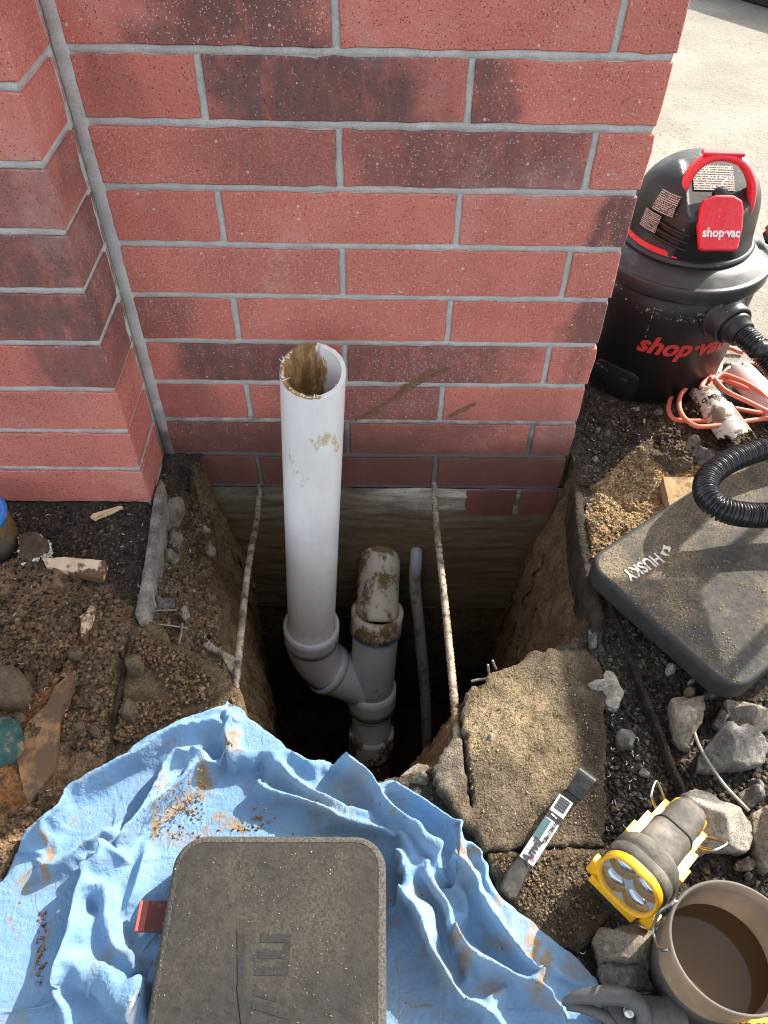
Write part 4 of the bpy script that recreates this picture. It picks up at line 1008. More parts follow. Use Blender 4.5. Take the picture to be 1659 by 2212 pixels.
M_REDP = simple('dull_red_plastic', (.07, .010, .009), (.10, .015, .013), 60, .5, dirt=(.2, .14, .1), dsc=60)
def puffy(w, l, h, r, bev):
    """foam pad: rounded outline, soft shoulder, gridded top with slight sag"""
    poly = rrect(w, l, r, 9); v, f = prism(poly, 0, h, bev, 4); f = f[:-1]; n = len(poly)
    top = v[-n:]; o = top[:, :2].copy()
    V, F = sheet(o[::-1] if False else o, .006, lambda P: h + .0002 * fbm(P[:, 0] * 14, P[:, 1] * 14, 0, 5, 3))
    return (v, f), (V, F)
mp_ = thing('kneeling_pad', 'large dusty black foam kneeling pad lying on the blue cloth', 'kneeling pad', (PADC[0], PADC[1], .018), 0)
(v, f), (V, F) = puffy(PADW, PADL, .035, .034, .008)
put('foam_edge', mesh('foam_edge', v, f, M_PADS, True), mp_); put('top_skin', mesh('top_skin', V + np.array([0, 0, -.0004]), F, M_PAD, True), mp_)
tm, co = text_mesh('ilwaukee', .050, M_PRINT, shear=.25, bold=.0004, extrude=.0001)
mu = at(592, 2017, .053); 
w_ = co[:, 0].max() - co[:, 0].min(); lx = co[:, 0] - co[:, 0].min(); Y0 = mu[1] - PADC[1]; X0 = mu[0] - PADC[0]
move_mesh(tm, np.column_stack([X0 + co[:, 1], Y0 - .048 - lx, .0350 + co[:, 2]])); put('lettering', tm, mp_)
for k_ in range(3):
    v, f = box(.031, .0075, .0006, 0, (X0 + .002 - .001 * k_, Y0 - .004 - .0145 * k_, .0348)); put('lettering_bar', mesh('lettering_bar', v, f, M_PRINT), mp_)
v, f = box(.0065, .0372, .0006, 0, (X0 + .0142, Y0 - .0185, .0347)); put('lettering_bar', mesh('lettering_bar', v, f, M_PRINT), mp_)
e0_ = at(512, 2010, .053)[:2] - PADC
for q4 in ([(0, 0), (.009, -.004), (.014, -.060), (.008, -.056)], [(.006, -.050), (.019, -.062), (.026, -.150), (.016, -.090)]):
    v, f = prism((np.array(q4) * .95 + e0_)[::-1], .0348, .0354 + .0002 * (q4[0][0] > 0)); put('emblem', mesh('emblem', v, f, M_PRINT), mp_)
o = thing('red_handle_tool', 'flat dark red plate sticking out from under the left edge of the pad', 'tool', tuple(at(335, 1985, .014)))
v, f = box(.05, .030, .004, .0006, (.012, 0, .010)); put('blade_cover', mesh('blade_cover', v, f, M_REDP), o)
v, f = box(.003, .030, .006, .0006, (-.0145, 0, .010)); put('edge_lip', mesh('edge_lip', v, f, simple('red_edge', (.42, .10, .07), None, 60, .6)), o)

HA = radians(36); hu = np.array([cos(HA), sin(HA)]); hv = np.array([sin(HA), -cos(HA)]); HL, HWd = .47, .262
hc = np.array([.298, -.262]) + hu * HL / 2 + hv * HWd / 2
hp = thing('kneeling_pad', 'grey black foam kneeling pad with pale dog emblem lettering, under the looping vacuum hose', 'kneeling pad', (hc[0], hc[1], .016), HA)
(v, f), (V, F) = puffy(HL, HWd, .038, .036, .007)
M_PADHS = simple('smooth_foam_edge', (.024, .0235, .023), (.036, .035, .034), 60, .7, bump=.3, bsc=150)
put('foam_edge', mesh('foam_edge', v, f, M_PADHS, True), hp); put('top_skin', mesh('top_skin', V + np.array([0, 0, -.0004]), F, M_PADH, True), hp)
Rm = np.array([[cos(HA), sin(HA)], [-sin(HA), cos(HA)]])
def hloc(px, py): return Rm @ (at(px, py, .054)[:2] - hc)
a0, a1 = hloc(1424, 1203), hloc(1350, 1245); tx = (a1 - a0); wl = np.linalg.norm(tx); tx /= wl; ty = np.array([-tx[1], tx[0]])
tm, co = text_mesh('HUSKY', .027, M_LOGO, bold=.0006, extrude=.0002); wd = co[:, 0].max() - co[:, 0].min(); xx = (co[:, 0] - co[:, 0].min()) / wd * wl
q = a0 + xx[:, None] * tx + (co[:, 1] * 1.0)[:, None] * ty; move_mesh(tm, np.column_stack([q, +.0384 + co[:, 2]])); put('lettering', tm, hp)
em = [(1426, 1196), (1431, 1187), (1432, 1177), (1441, 1181), (1446, 1180), (1449, 1185), (1447, 1193), (1444, 1192), (1442, 1187), (1436, 1186), (1432, 1189), (1436, 1195), (1447, 1200), (1444, 1201), (1434, 1200)]
v, f = prism(np.array([hloc(*p) for p in em]), .0379, .0386); put('emblem', mesh('emblem', v, f, M_LOGO), hp)

# ------------------------------------------------------------------ workshop vacuum
def plast(name, c, rough=.42, dust=(.22, .2, .17), lo=.58, hi=.75, sc=14, spec=.5):
    b = NB(name, rough, 0, spec); o = b.pos(); f = b.math('MULTIPLY', b.ramp(b.noise(sc, 7, .7, o), lo, hi), .5)
    cc = b.mix(b.ramp(b.noise(220, 3, .6, o), .3, .7), c, tuple(x * 1.25 for x in c)); cc = b.mix(f, cc, dust)
    v = b.vor(150, o); vc = b.vor(150, o, out='Color'); s2 = b.N.new('ShaderNodeSeparateColor'); b.L.new(vc, s2.inputs[0])
    cc = b.mix(b.math('MULTIPLY', b.math('GREATER_THAN', s2.outputs[0], .975), b.math('LESS_THAN', v, .2)), cc, dust)
    b.set('Base Color', cc); b.set('Roughness', b.ramp(b.noise(30, 5, .6, o), .3, .7, rough - .06, rough + .14)); b.bump(b.noise(520, 3, .6, o), .12, .0008); return b.m
M_BLK = plast('black_plastic', (.0085, .0085, .009), lo=.64, hi=.85); M_BLK2 = plast('dark_grey_lid', (.024, .0245, .026), .36); M_RED = plast('red_plastic', (.62, .022, .035), .38, (.5, .2, .18), .7, .9)
M_REDL = simple('red_lettering', (.50, .03, .028), (.56, .04, .035), 60, .5, dirt=(.12, .03, .03), dsc=90, dlo=.6, dhi=.66)
M_WHITE = simple('white_print', (.78, .77, .75), None, 60, .5)
def streak_mat():
    b = NB('splashed_black_plastic', .45, 0, .5); o = b.pos(); c = (.007, .007, .0075)
    st = b.map(o, (1, 1, .06)); k = b.math('GREATER_THAN', b.noise(95, 2, .5, st), .685); br = b.math('GREATER_THAN', b.noise(190, 3, .6, o), .53)
    sx = b.N.new('ShaderNodeSeparateXYZ'); b.L.new(o, sx.inputs[0]); zz = b.math('MULTIPLY', b.ramp(sx.outputs[2], .05, .12), b.ramp(sx.outputs[2], .222, .20)); xx = b.math('MULTIPLY', b.ramp(sx.outputs[0], -.10, -.06), b.ramp(sx.outputs[0], .04, .02))
    cc = b.mix(b.math('MULTIPLY', b.math('MULTIPLY', k, br), b.math('MULTIPLY', zz, xx)), c, (.40, .36, .28))
    band = b.math('MULTIPLY', b.math('MULTIPLY', b.ramp(sx.outputs[2], .180, .188), b.ramp(sx.outputs[2], .205, .196)), b.math('MULTIPLY', xx, b.math('GREATER_THAN', b.noise(170, 4, .7, o), .60)))
    cc = b.mix(band, cc, (.42, .38, .3)); v = b.vor(120, o); vc = b.vor(120, o, out='Color'); s2 = b.N.new('ShaderNodeSeparateColor'); b.L.new(vc, s2.inputs[0])
    cc = b.mix(b.math('MULTIPLY', b.math('GREATER_THAN', s2.outputs[0], .965), b.math('LESS_THAN', v, .2)), cc, (.36, .33, .26))
    b.set('Base Color', cc); b.bump(b.noise(420, 3, .6, o), .15, .0008); return b.m
M_DRUM = streak_mat()
vac = thing('shop_vacuum', 'black workshop vacuum with red carrying handle and ribbed hose, behind the wall corner', 'vacuum cleaner', (.52, .272, 0), radians(-2))
VC = np.array([.52, .272]); RDR = .138
put('drum', mesh('drum', *lathe([(.10, .001), (.128, .001), (.1325, .006), (.1335, .055), (.1345, .0565), (.1385, .18), (.1395, .232)], 72), M_DRUM, True), vac)
put('lid', mesh('lid', *lathe([(.1400, .222), (.1465, .221), (.1480, .224), (.1482, .243), (.1462, .2465), (.1440, .2455), (.140, .2475), (.128, .2565), (.114, .262), (.106, .264), (.104, .262)], 96), M_BLK2, True), vac)
def wrap(co, az, z, r, s=1.0):
    """bend flat (x right, y up, z proud) geometry onto a cylinder about the drum's axis"""
    a = az + co[:, 0] / r * s; rr_ = r + co[:, 2]; return np.column_stack([rr_ * np.cos(a), rr_ * np.sin(a), z + co[:, 1]])
def densify(me, n=1):
    import bmesh
    bm = bmesh.new(); bm.from_mesh(me); bmesh.ops.triangulate(bm, faces=bm.faces[:]); bmesh.ops.subdivide_edges(bm, edges=[e for e in bm.edges if e.calc_length() > .006], cuts=n, use_grid_fill=True); bm.to_mesh(me); bm.free()
    c = np.empty(len(me.vertices) * 3); me.vertices.foreach_get('co', c); return c.reshape(-1, 3)
tm, co = text_mesh('shop\u00b7vac', .046, M_REDL, shear=.28, bold=.0016, extrude=.0003, sx=1.0); move_mesh(tm, co); co = densify(tm)
w_ = co[:, 0].max() - co[:, 0].min(); co[:, 0] = (co[:, 0] - (co[:, 0].max() + co[:, 0].min()) / 2) * (.168 / w_)
move_mesh(tm, wrap(co, radians(-84), .128, .1372)); put('lettering', tm, vac)
# moulded foot panel with caster recess, low on the left of the drum
for (az, zc, w0, h0, pr) in ((-128, .034, .088, .060, .004), (-140, .038, .030, .030, .0065), (-121, .036, .018, .026, .0065)):
    q = prism(rrect(w0, h0, min(w0, h0) * .3, 5), -.002, pr, .0015)[0:2]; v, f = q; 
    f = [t for t in f if len(t) < 12]; n = 24; top = v[-n:]; ctr = top.mean(0); v = np.vstack([v, ctr]); f += [(len(v) - 1 - n + i, len(v) - 1 - n + (i + 1) % n, len(v) - 1) for i in range(n)]
    put('foot_moulding', mesh('foot_moulding', wrap(v, radians(az), zc, .1345), f, M_BLK, True), vac)
# motor head: loft with a saddle for the handle
def head():
    prof = [(.1055, .262), (.1065, .268), (.1040, .276), (.1010, .290), (.0985, .310), (.0945, .332), (.0880, .350), (.078, .365), (.064, .376), (.046, .384), (.022, .388)]
    pp = smooth_path([(a, b, 0) for a, b in prof], 44)[:, :2]; seg = 120
    v, f = lathe([tuple(p) for p in pp] + [(.0001, .3885)], seg)
    x, y, z = v.T; sq = 1 + .035 * np.cos(4 * np.arctan2(y, x)) * sst(.27, .30, z); x, y = x * sq, y * sq * 1.02
    k = sst(.057, .050, np.abs(x - .012)) * sst(.290, .315, z)
    plane = .342 + (y + .075) * .50
    zl = np.minimum(z, plane); zl = np.where(y > .045, z, zl)
    z = z * (1 - k) + zl * k
    kf = sst(.060, .054, np.abs(x - .012)); y = np.where((y < 0) & (z < .40), y * (1 - kf) + np.maximum(y, -.0925 + .05 * np.maximum(0, z - .30)) * kf, y)
    return np.column_stack([x, y, z]), f
put('motor_head', mesh('motor_head', *head(), M_BLK, True), vac)
put('skirt_ring', mesh('skirt_ring', *lathe([(.104, .262), (.1105, .263), (.1115, .267), (.1085, .2715), (.103, .272)], 80), M_BLK2, True), vac)
def patch(az0, az1, z0, z1, rf, n=24, m=6, off=.001):
    a = np.radians(np.linspace(az0, az1, n)); V = []
    for j in range(m):
        t = j / (m - 1)
        zz = z0 + (z1 - z0) * t; 
        for i in range(n): s = i / (n - 1); zt = zz if np.isscalar(zz) else zz; r_ = rf(zt) + off; V.append((r_ * cos(a[i]), r_ * sin(a[i]), zt))
    I = np.arange(n * m).reshape(m, n); return np.array(V), np.stack([I[:-1, :-1], I[:-1, 1:], I[1:, 1:], I[1:, :-1]], -1).reshape(-1, 4)
hp_ = np.array([(.262, .1055), (.268, .1065), (.276, .1040), (.290, .1010), (.310, .0985), (.332, .0945), (.350, .0880), (.365, .078), (.376, .064), (.384, .046)])
rfh = lambda z: float(np.interp(z, hp_[:, 0], hp_[:, 1]))
v, f = patch(-200, -112, .2735, .2815, rfh, 60, 4, .0016); k = sst(-112, -128, np.degrees(np.unwrap(np.arctan2(v[:, 1], v[:, 0]) % (2 * pi))) - 360)
v[:, 2] = .2735 + (v[:, 2] - .2735) * np.clip(.15 + k, 0, 1); put('red_band', mesh('red_band', v, f, M_RED, True), vac)
def lab_mat(BG, FG):
    b = NB('printed_label', .6, 0, .4); g = b.N.new('ShaderNodeTexCoord').outputs['UV']; o = b.pos()
    sp = b.N.new('ShaderNodeSeparateXYZ'); b.L.new(g, sp.inputs[0]); row = b.math('MULTIPLY', sp.outputs[1], 11.0); ln = b.math('GREATER_THAN', b.math('FRACT', row), .42)
    cm = b.N.new('ShaderNodeCombineXYZ'); b.L.new(b.math('MULTIPLY', sp.outputs[0], 26.0), cm.inputs[0]); b.L.new(b.math('MULTIPLY', b.math('FLOOR', row), 5.3), cm.inputs[1]); wd = b.math('GREATER_THAN', b.noise(1.0, 2, .5, cm.outputs[0]), .43)
    c = b.mix(b.math('MULTIPLY', ln, wd), BG, FG); b.set('Base Color', c); return b.m
M_LAB = lab_mat((.50, .47, .40), (.03, .03, .03)); M_LABD = lab_mat((.010, .010, .010), (.44, .38, .35))
def uvmesh(name, v, f, n, m, mat):
    me = mesh(name, v, f, mat, True); uv = me.uv_layers.new(name='UVMap'); 
    for lp in me.loops: i = lp.vertex_index; uv.data[lp.index].uv = ((i % n) / (n - 1), (i // n) / (m - 1))
    return me
for (a0_, a1_, z0, z1) in ((-156, -137, .300, .328), (-150, -127, .331, .360)):
    v, f = patch(a0_, a1_, z0, z1, rfh, 14, 8, .0045); put('warning_label', uvmesh('warning_label', v, f, 14, 8, M_LABD), vac)
# ribs on the left shell
for i, zc in enumerate((.288, .299, .310)):
    P = []
    for t in np.linspace(0, 1, 26):
        az = radians(-150 + 44 * t); zz = zc + .012 * (1 - t) + (0 if t < .8 else .0); r_ = rfh(zz) * (1 + .02) + .0005; P.append((r_ * cos(az), r_ * sin(az), zz))
    put('shell_rib', mesh('shell_rib', *tube(np.array(P), np.r_[.0006, np.full(24, .0022), .0006], 8), M_BLK, True), vac)
# front panel
def panel():
    w = np.array([(-.030, .036), (-.034, .026), (-.036, .0), (-.031, -.034), (-.026, -.038), (.026, -.038), (.031, -.034), (.036, .0), (.034, .026), (.030, .036), (.014, .043), (-.014, .043)])
    v, f = prism(rough(w, 0, 60, 1), 0, .012, .004, 3); return v, f
v, f = panel(); v[:, 2] -= 3.2 * (v[:, 0] ** 2) ; pn = np.array([.10, -.80, .58]); po = np.array([.012, -.0885, .326]); px_ = np.array([1, .06, 0])
put('release_panel', mesh('release_panel', orient(v, pn, po, px_), f, M_RED, False), vac)
tm, co = text_mesh('shop\u00b7vac', .0185, M_WHITE, bold=.0007, extrude=.0002); w_ = co[:, 0].max() - co[:, 0].min(); co[:, 0] *= .060 / w_; co[:, 0] -= (co[:, 0].max() + co[:, 0].min()) / 2
co[:, 2] += .0124 - 3.2 * co[:, 0] ** 2; co[:, 1] -= .012; move_mesh(tm, orient(co, pn, po, px_)); put('lettering', tm, vac)
v, f = lathe([(.013, 0), (.012, .006), (.008, .010), (.0, .011)], 24); put('knob', mesh('knob', orient(v, (0, -.3, 1), (.012, -.055, .358)), f, M_BLK, True), vac)
# label in the saddle
lx_, ly_ = np.meshgrid(np.linspace(-.034, .030, 12), np.linspace(-.030, .012, 8)); zz = .342 + (ly_ - .012 + .075) * .5 + .0012
v = np.stack([lx_ + .008, ly_ - .012, zz], -1).reshape(-1, 3); I = np.arange(96).reshape(8, 12); f = np.stack([I[:-1, :-1], I[:-1, 1:], I[1:, 1:], I[1:, :-1]], -1).reshape(-1, 4)
put('rating_label', uvmesh('rating_label', v, f, 12, 8, M_LAB), vac)
# carrying handle
hpth = smooth_path([(-.050, -.058, .334), (-.047, -.050, .356), (-.036, -.036, .386), (-.014, -.026, .402), (.014, -.024, .4045), (.040, -.028, .396), (.058, -.040, .374), (.063, -.050, .348), (.062, -.054, .330)], 40)
v, f = tube(hpth, 1.0, 16); cen = np.repeat(hpth, 16, 0); dv = v - cen; v = cen + dv * np.array([.0070, .0125, .0070]); put('handle', mesh('handle', v, f, M_RED, True), vac)
v, f = box(.062, .014, .006, .002, (.006, -.026, .4095)); put('handle_grip', mesh('handle_grip', v, f, M_RED), vac)
# side latch
lp_ = (at(1652, 512, .262) - np.array([.52, .272, 0]))
v, f = box(.030, .022, .012, .003); put('latch', mesh('latch', orient(v, (.4, -.2, .9), lp_ + np.array([.012, 0, .010]), (.9, .1, -.4)), f, M_RED), vac)
v, f = box(.030, .024, .010, .003); put('latch_base', mesh('latch_base', orient(v, (.4, -.2, .9), lp_ + np.array([.012, 0, -.002]), (.9, .1, -.4)), f, M_BLK), vac)
# hose port
pa = radians(-66); pd = np.array([cos(pa), sin(pa), -.05]); pd /= np.linalg.norm(pd); pc = np.array([.137 * cos(pa), .137 * sin(pa), .188])
def rad(prof, seg=44): v, f = lathe(prof, seg); return orient(v, pd, pc), f
put('hose_port', mesh('hose_port', *rad([(.038, -.012), (.040, .002), (.036, .004), (.034, .006), (.0345, .026), (.0325, .029), (.0285, .029), (.028, .018)]), M_BLK2, True), vac)
put('hose_cuff', mesh('hose_cuff', *rad([(.0275, .010), (.0275, .034), (.0255, .037), (.0235, .037), (.0225, .050), (.0205, .052)]), M_BLK, True), vac)
h0 = pc + pd * .045; O = np.array([.52, .272, 0]); L_ = lambda x, y, z: at(x, y, z) - O
hpts = [h0, h0 + pd * .03 + np.array([.012, -.004, -.006]), L_(1612, 722, .155), L_(1665, 775, .135), L_(1730, 860, .115), L_(1740, 930, .10), L_(1690, 958, .095), L_(1640, 975, .098), L_(1588, 1000, .105), L_(1553, 1032, .110), L_(1549, 1066, .112), L_(1572, 1094, .112), L_(1610, 1108, .108), L_(1665, 1112, .10), L_(1750, 1105, .10), L_(1850, 1090, .11)]
PH = smooth_path(hpts, 2600); LH = np.r_[0, np.cumsum(np.linalg.norm(np.diff(PH, axis=0), axis=1))]; tt = np.arange(0, LH[-1], .00115)
PH = np.column_stack([np.interp(tt, LH, PH[:, i]) for i in range(3)])
ph = (tt / .0050) % 1; v, f = tube(PH, .0158 + .0026 * np.clip(np.sin(ph * 2 * pi) * 1.6, -1, 1), 22)
M_HOSE = plast('ribbed_hose', (.012, .0125, .014), .28, (.25, .24, .22), .7, .9); put('hose', mesh('hose', v, f, M_HOSE, True), vac)

# ------------------------------------------------------------------ orange extension cord
D3 = lambda x, y: (1242 + .2513 * x, 702 + .2513 * y)
cords = [([(1200, 470), (1120, 455), (1080, 430), (980, 450), (880, 540), (820, 640), (810, 740), (860, 810), (960, 830), (1090, 832), (1200, 826)], .019),
         ([(1260, 500), (1180, 490), (1080, 490), (980, 520), (910, 600), (900, 700), (940, 790), (1020, 860), (1100, 880), (1300, 862), (1500, 828), (1659, 806), (1900, 790)], .034),
         ([(1160, 470), (1200, 455), (1300, 560), (1450, 650), (1659, 745), (1850, 800)], .046), ([(1150, 520), (1260, 420), (1400, 470), (1560, 560), (1659, 630), (1800, 760)], .040),
         ([(1170, 480), (1260, 470), (1400, 520), (1550, 600), (1640, 700), (1600, 745), (1500, 735), (1370, 720)], .030), ([(1120, 520), (1250, 440), (1350, 360), (1500, 325), (1659, 375), (1850, 420)], .022),
         ([(1180, 380), (1150, 430), (1110, 490), (1080, 545)], .045), ([(1200, 350), (1190, 420), (1170, 500)], .030), ([(1560, 160), (1659, 115), (1850, 70)], .018), ([(1240, 200), (1320, 205), (1450, 230)], .020)]
b = Bag(); c0 = at(1580, 860, 0)
for q, (pts, z) in enumerate(cords):
    P = np.array([at(*D3(*p), z * (1 if q < 8 else 1)) for p in pts]); P = smooth_path(P, 12 * len(pts)); P[:, 2] += .002 * np.sin(np.linspace(0, 9, len(P)) + q); b.add(*tube(P - c0, .0042, 9))
M_CORD = simple('orange_cord', (.72, .16, .095), (.78, .20, .13), 30, .5, dirt=(.25, .12, .08), dsc=22, dlo=.6, dhi=.7)
tag(put('extension_cord', b.mesh('extension_cord', M_CORD, True), loc=tuple(c0)), 'coiled orange extension cord looped over the broken white pipe', 'cord')

# ------------------------------------------------------------------ broken plastic pipe pieces
def half_shell(name, label, p0, p1, r0, arc, seed, mat, loc, coupling=True, roll=0.0, text=None):
    t = thing(name, label, 'pipe scrap', tuple(loc)); p0, p1 = np.array(p0) - loc, np.array(p1) - loc; d = p1 - p0; L = np.linalg.norm(d); d /= L
    def piece(a, b_, r, nm, jag0, jag1):
        n, m = 16, 28; V = []
        for i in range(n):
            s = a + (b_ - a) * i / (n - 1)
            for j in range(m):
                th_ = radians(90 - arc / 2 + arc * j / (m - 1)); jj = (jag0 * (1 - i / (n - 1)) + jag1 * i / (n - 1)) * float(fbm(j * .35, i * .02, 0, seed, 3, .6)) + 0
                w_ = 1 + .0; V.append((r * cos(th_) * w_, r * sin(th_), s * L + jj))
        V = np.array(V); Vi = V.copy(); Vi[:, :2] *= (r - .0035) / r; I = np.arange(n * m).reshape(n, m); f = [tuple(q) for q in np.stack([I[:-1, :-1], I[:-1, 1:], I[1:, 1:], I[1:, :-1]], -1).reshape(-1, 4)]
        a_ = n * m; f2 = [tuple(i + a_ for i in q[::-1]) for q in f]; bd = list(I[0]) + list(I[1:, -1]) + list(I[-1, ::-1][1:]) + list(I[::-1, 0][1:-1]); f3 = [(bd[(i + 1) % len(bd)], bd[i], bd[i] + a_, bd[(i + 1) % len(bd)] + a_) for i in range(len(bd))]
        V = np.vstack([V, Vi]); x = np.cross(d, (0, 0, 1)); x = x * cos(roll) + np.cross(d, x) * sin(roll); y = np.cross(d, x); y = y if y[2] > 0 else -y; x = np.cross(y, d)
        V = V @ np.array([x, y, d]) + p0; put(nm, mesh(nm, V, f + f2 + f3, mat, True), t); return x, y
    x, y = piece(0, .50 if coupling else 1, r0, 'pipe_wall', .02, .004 if coupling else .02)
    if coupling: piece(.42, 1.0, r0 * 1.13, 'coupling', .004, .030)
    if text:
        tm, co = text_mesh(text, .0125, M_BLK, bold=.0004, extrude=.0001); s_ = co[:, 0] - co[:, 0].min(); th2 = radians(110) - 0 * co[:, 1]
        th2 = radians(128) + co[:, 0] / r0; ln = .036 + co[:, 1] * -1
        V = np.column_stack([(r0 + .0006) * np.cos(th2), (r0 + .0006) * np.sin(th2), ln]) @ np.array([x, y, d]) + p0; move_mesh(tm, V); put('lettering', tm, t)
    return t
M_PVCB = pipe_mat('scrap_pvc', (.60, .57, .50), (.17, .135, .085), .46, .50, 24); M_PVCP = pipe_mat('pink_white_pvc', (.62, .50, .46), (.25, .16, .1), .58, .64, 24)
half_shell('pipe_scrap', 'muddy broken white pipe with a coupling, lying under the orange cord beside the vacuum', at(1519, 852, .018), at(1594, 958, .020), .0265, 178, 3, M_PVCB, at(1555, 900, 0), text='ASTM D 266')
half_shell('pipe_scrap', 'pinkish broken pipe shell half hidden behind the orange cord at the right edge', at(1592, 815, .012), at(1680, 905, .012), .0330, 150, 8, M_PVCP, at(1620, 860, 0), coupling=False)
half_shell('pipe_scrap', 'small upright white pipe splinter between the vacuum and the orange cord', at(1548, 812, .02), at(1556, 772, .03), .0075, 150, 5, M_PVCP, at(1550, 800, 0), coupling=False)
half_shell('pipe_scrap', 'curved pink white shard at the right edge above the cord', at(1648, 790, .02), at(1690, 850, .03), .024, 120, 6, M_PVCP, at(1655, 820, 0), coupling=False)

# ------------------------------------------------------------------ timber
def wood_mat(name, c1, c2, mud, lo, hi, sc=16, ang=0.0):
    b = NB(name, .85, 0, .25); o = b.pos(); g = b.noise(60, 6, .65, b.map(o, (1, .09, 1), (0, 0, ang)), .4)
    c = b.mix(b.ramp(g, .35, .65), c1, c2); f = b.ramp(b.noise(sc, 8, .72, o), lo, hi); c = b.mix(f, c, mud); b.set('Base Color', c); b.bump(b.math('ADD', g, b.math('MULTIPLY', f, .8)), .5, .003); return b.m
M_WOOD = wood_mat('muddy_plank', (.58, .42, .28), (.70, .55, .39), (.13, .075, .04), .47, .53, 22, radians(90)); M_WOODO = wood_mat('orange_board', (.24, .125, .06), (.36, .21, .11), (.12, .075, .045), .42, .56, 18)
M_WOODB = wood_mat('offcut', (.30, .20, .10), (.40, .28, .15), (.17, .115, .06), .50, .62, 30, radians(40)); M_WOODS = wood_mat('splinter', (.60, .42, .22), (.72, .55, .34), (.3, .2, .1), .58, .7, 40, radians(-60))
def plank(name, label, outD, top, thick, mat, seed, amp=.0012, tilt=(0, 0), cat='board', n=120):
    o = rough(ats(outD, top), amp, n, seed); c = o.mean(0); v, f = prism(o - c, 0, thick, .0008, 1); v[:, 2] += v[:, 0] * tilt[0] + v[:, 1] * tilt[1]
    return tag(put(name, mesh(name, v, f, mat), loc=(c[0], c[1], top - thick)), label, cat)
plank('board', 'pale muddy board end half buried in the soil heap below the pilaster', [(92, 1207), (140, 1204), (228, 1211), (229, 1217), (217, 1246), (196, 1243), (150, 1232), (100, 1222)], .032, .014, M_WOOD, 501, tilt=(0, .12))
plank('board', 'narrow board edge standing up in the soil, upper of the two pieces in line', [(206, 1298), (203, 1320), (190, 1352), (181, 1380), (176, 1378), (172, 1330), (186, 1320), (200, 1300)], .030, .022, M_WOOD, 502)
plank('board', 'orange stained board lying in the soil, lower of the two pieces in line', [(160, 1448), (158, 1470), (140, 1518), (134, 1522), (128, 1560), (118, 1660), (60, 1740), (35, 1640), (60, 1560), (100, 1520), (118, 1480), (140, 1462)], .024, .016, M_WOODO, 503, amp=.0018)
plank('wood_block', 'wedge shaped timber offcut half under the grey kneeling pad', [(1432, 1030), (1480, 1029), (1524, 1031), (1530, 1076), (1495, 1100), (1456, 1124), (1450, 1112), (1436, 1050)], .030, .026, M_WOODB, 504, cat='wood block')
plank('wood_splinter', 'pale pointed wood splinter on dark soil under the pilaster', [(194, 1116), (200, 1109), (225, 1101), (256, 1092), (264, 1093), (240, 1106), (214, 1116), (203, 1122)], .016, .006, M_WOODS, 505, amp=.0016, cat='splinter')
plank('wood_scrap', 'thin curled strip lying over the joint strip above the muddy offcut', [(1390, 905), (1396, 903), (1394, 912)], .01, .006, M_WOODS, 507, amp=.0004, cat='splinter')

# ------------------------------------------------------------------ spotlight torch
fl0, fl1 = at(1357, 1912, .064), at(1489, 1756, .034)
fd = fl1 - fl0; FLN = np.linalg.norm(fd); fd /= FLN
fs = np.cross((0, 0, 1), fd); fs /= np.linalg.norm(fs); fup = np.cross(fd, fs)     # local x = across, y = up, z = along the body towards the tail
fl = thing('work_spotlight', 'yellow and black battery spotlight lying with its oval lens towards the pit', 'torch', (fl0[0], fl0[1], 0))
FO = fl0 - np.array([fl0[0], fl0[1], 0])
def FL(v): v = np.asarray(v) * np.array([.97, 1.14, FLN / .120]); return v @ np.array([-fs, fup, fd]) + FO
def oval(w, h, r, n=8): return rrect(w, h, r, n)
def loft(secs, cap=True):
    """sections: (z, w, h, r, yoff)"""
    R_ = [np.column_stack([oval(w, h, r, 7) + np.array([0, yo]), np.full(32, z)]) for z, w, h, r, yo in secs]; n = 32; v = np.vstack(R_); f = []
    for k in range(len(R_) - 1):
        for i in range(n): j = (i + 1) % n; f.append((k * n + i, (k + 1) * n + i, (k + 1) * n + j, k * n + j))
    if cap: f.append(tuple(range(n))); f.append(tuple(range((len(R_) - 1) * n, len(R_) * n))[::-1])
    return v, f
M_YEL = plast('yellow_plastic', (.80, .40, .012), .45, (.30, .19, .06), .52, .68, 30); M_RUB = plast('dusty_black_rubber', (.060, .054, .046), .7, (.30, .27, .22), .42, .7, 22, .3); M_RUB2 = plast('rubber', (.030, .029, .027), .65, (.2, .18, .14), .5, .75, 30, .3)
def ft(name, v, f, mat, sm=True): return put(name, mesh(name, FL(v), f, mat, sm), fl)
ft('head', *loft([(.004, .070, .058, .024, 0), (.007, .0745, .062, .026, 0), (.016, .0765, .064, .026, 0), (.0175, .0735, .061, .025, 0), (.019, .077, .0645, .026, 0), (.030, .076, .0635, .026, 0), (.036, .070, .058, .025, 0), (.040, .060, .052, .022, 0)]), M_RUB)
ft('head_groove', *loft([(.0168, .0742, .0618, .0255, 0), (.0188, .0742, .0618, .0255, 0)]), M_RUB2)
ft('body', *loft([(.036, .056, .050, .018, 0), (.042, .050, .049, .014, .001), (.072, .048, .048, .014, .001), (.075, .044, .044, .013, .001), (.104, .042, .043, .013, .001), (.112, .040, .041, .013, 0), (.120, .036, .036, .013, -.001), (.123, .028, .028, .012, -.001)]), M_RUB)
ft('body_ridge', *loft([(.0735, .0495, .0490, .0145, .001), (.0765, .0475, .0475, .014, .001)]), M_RUB2)
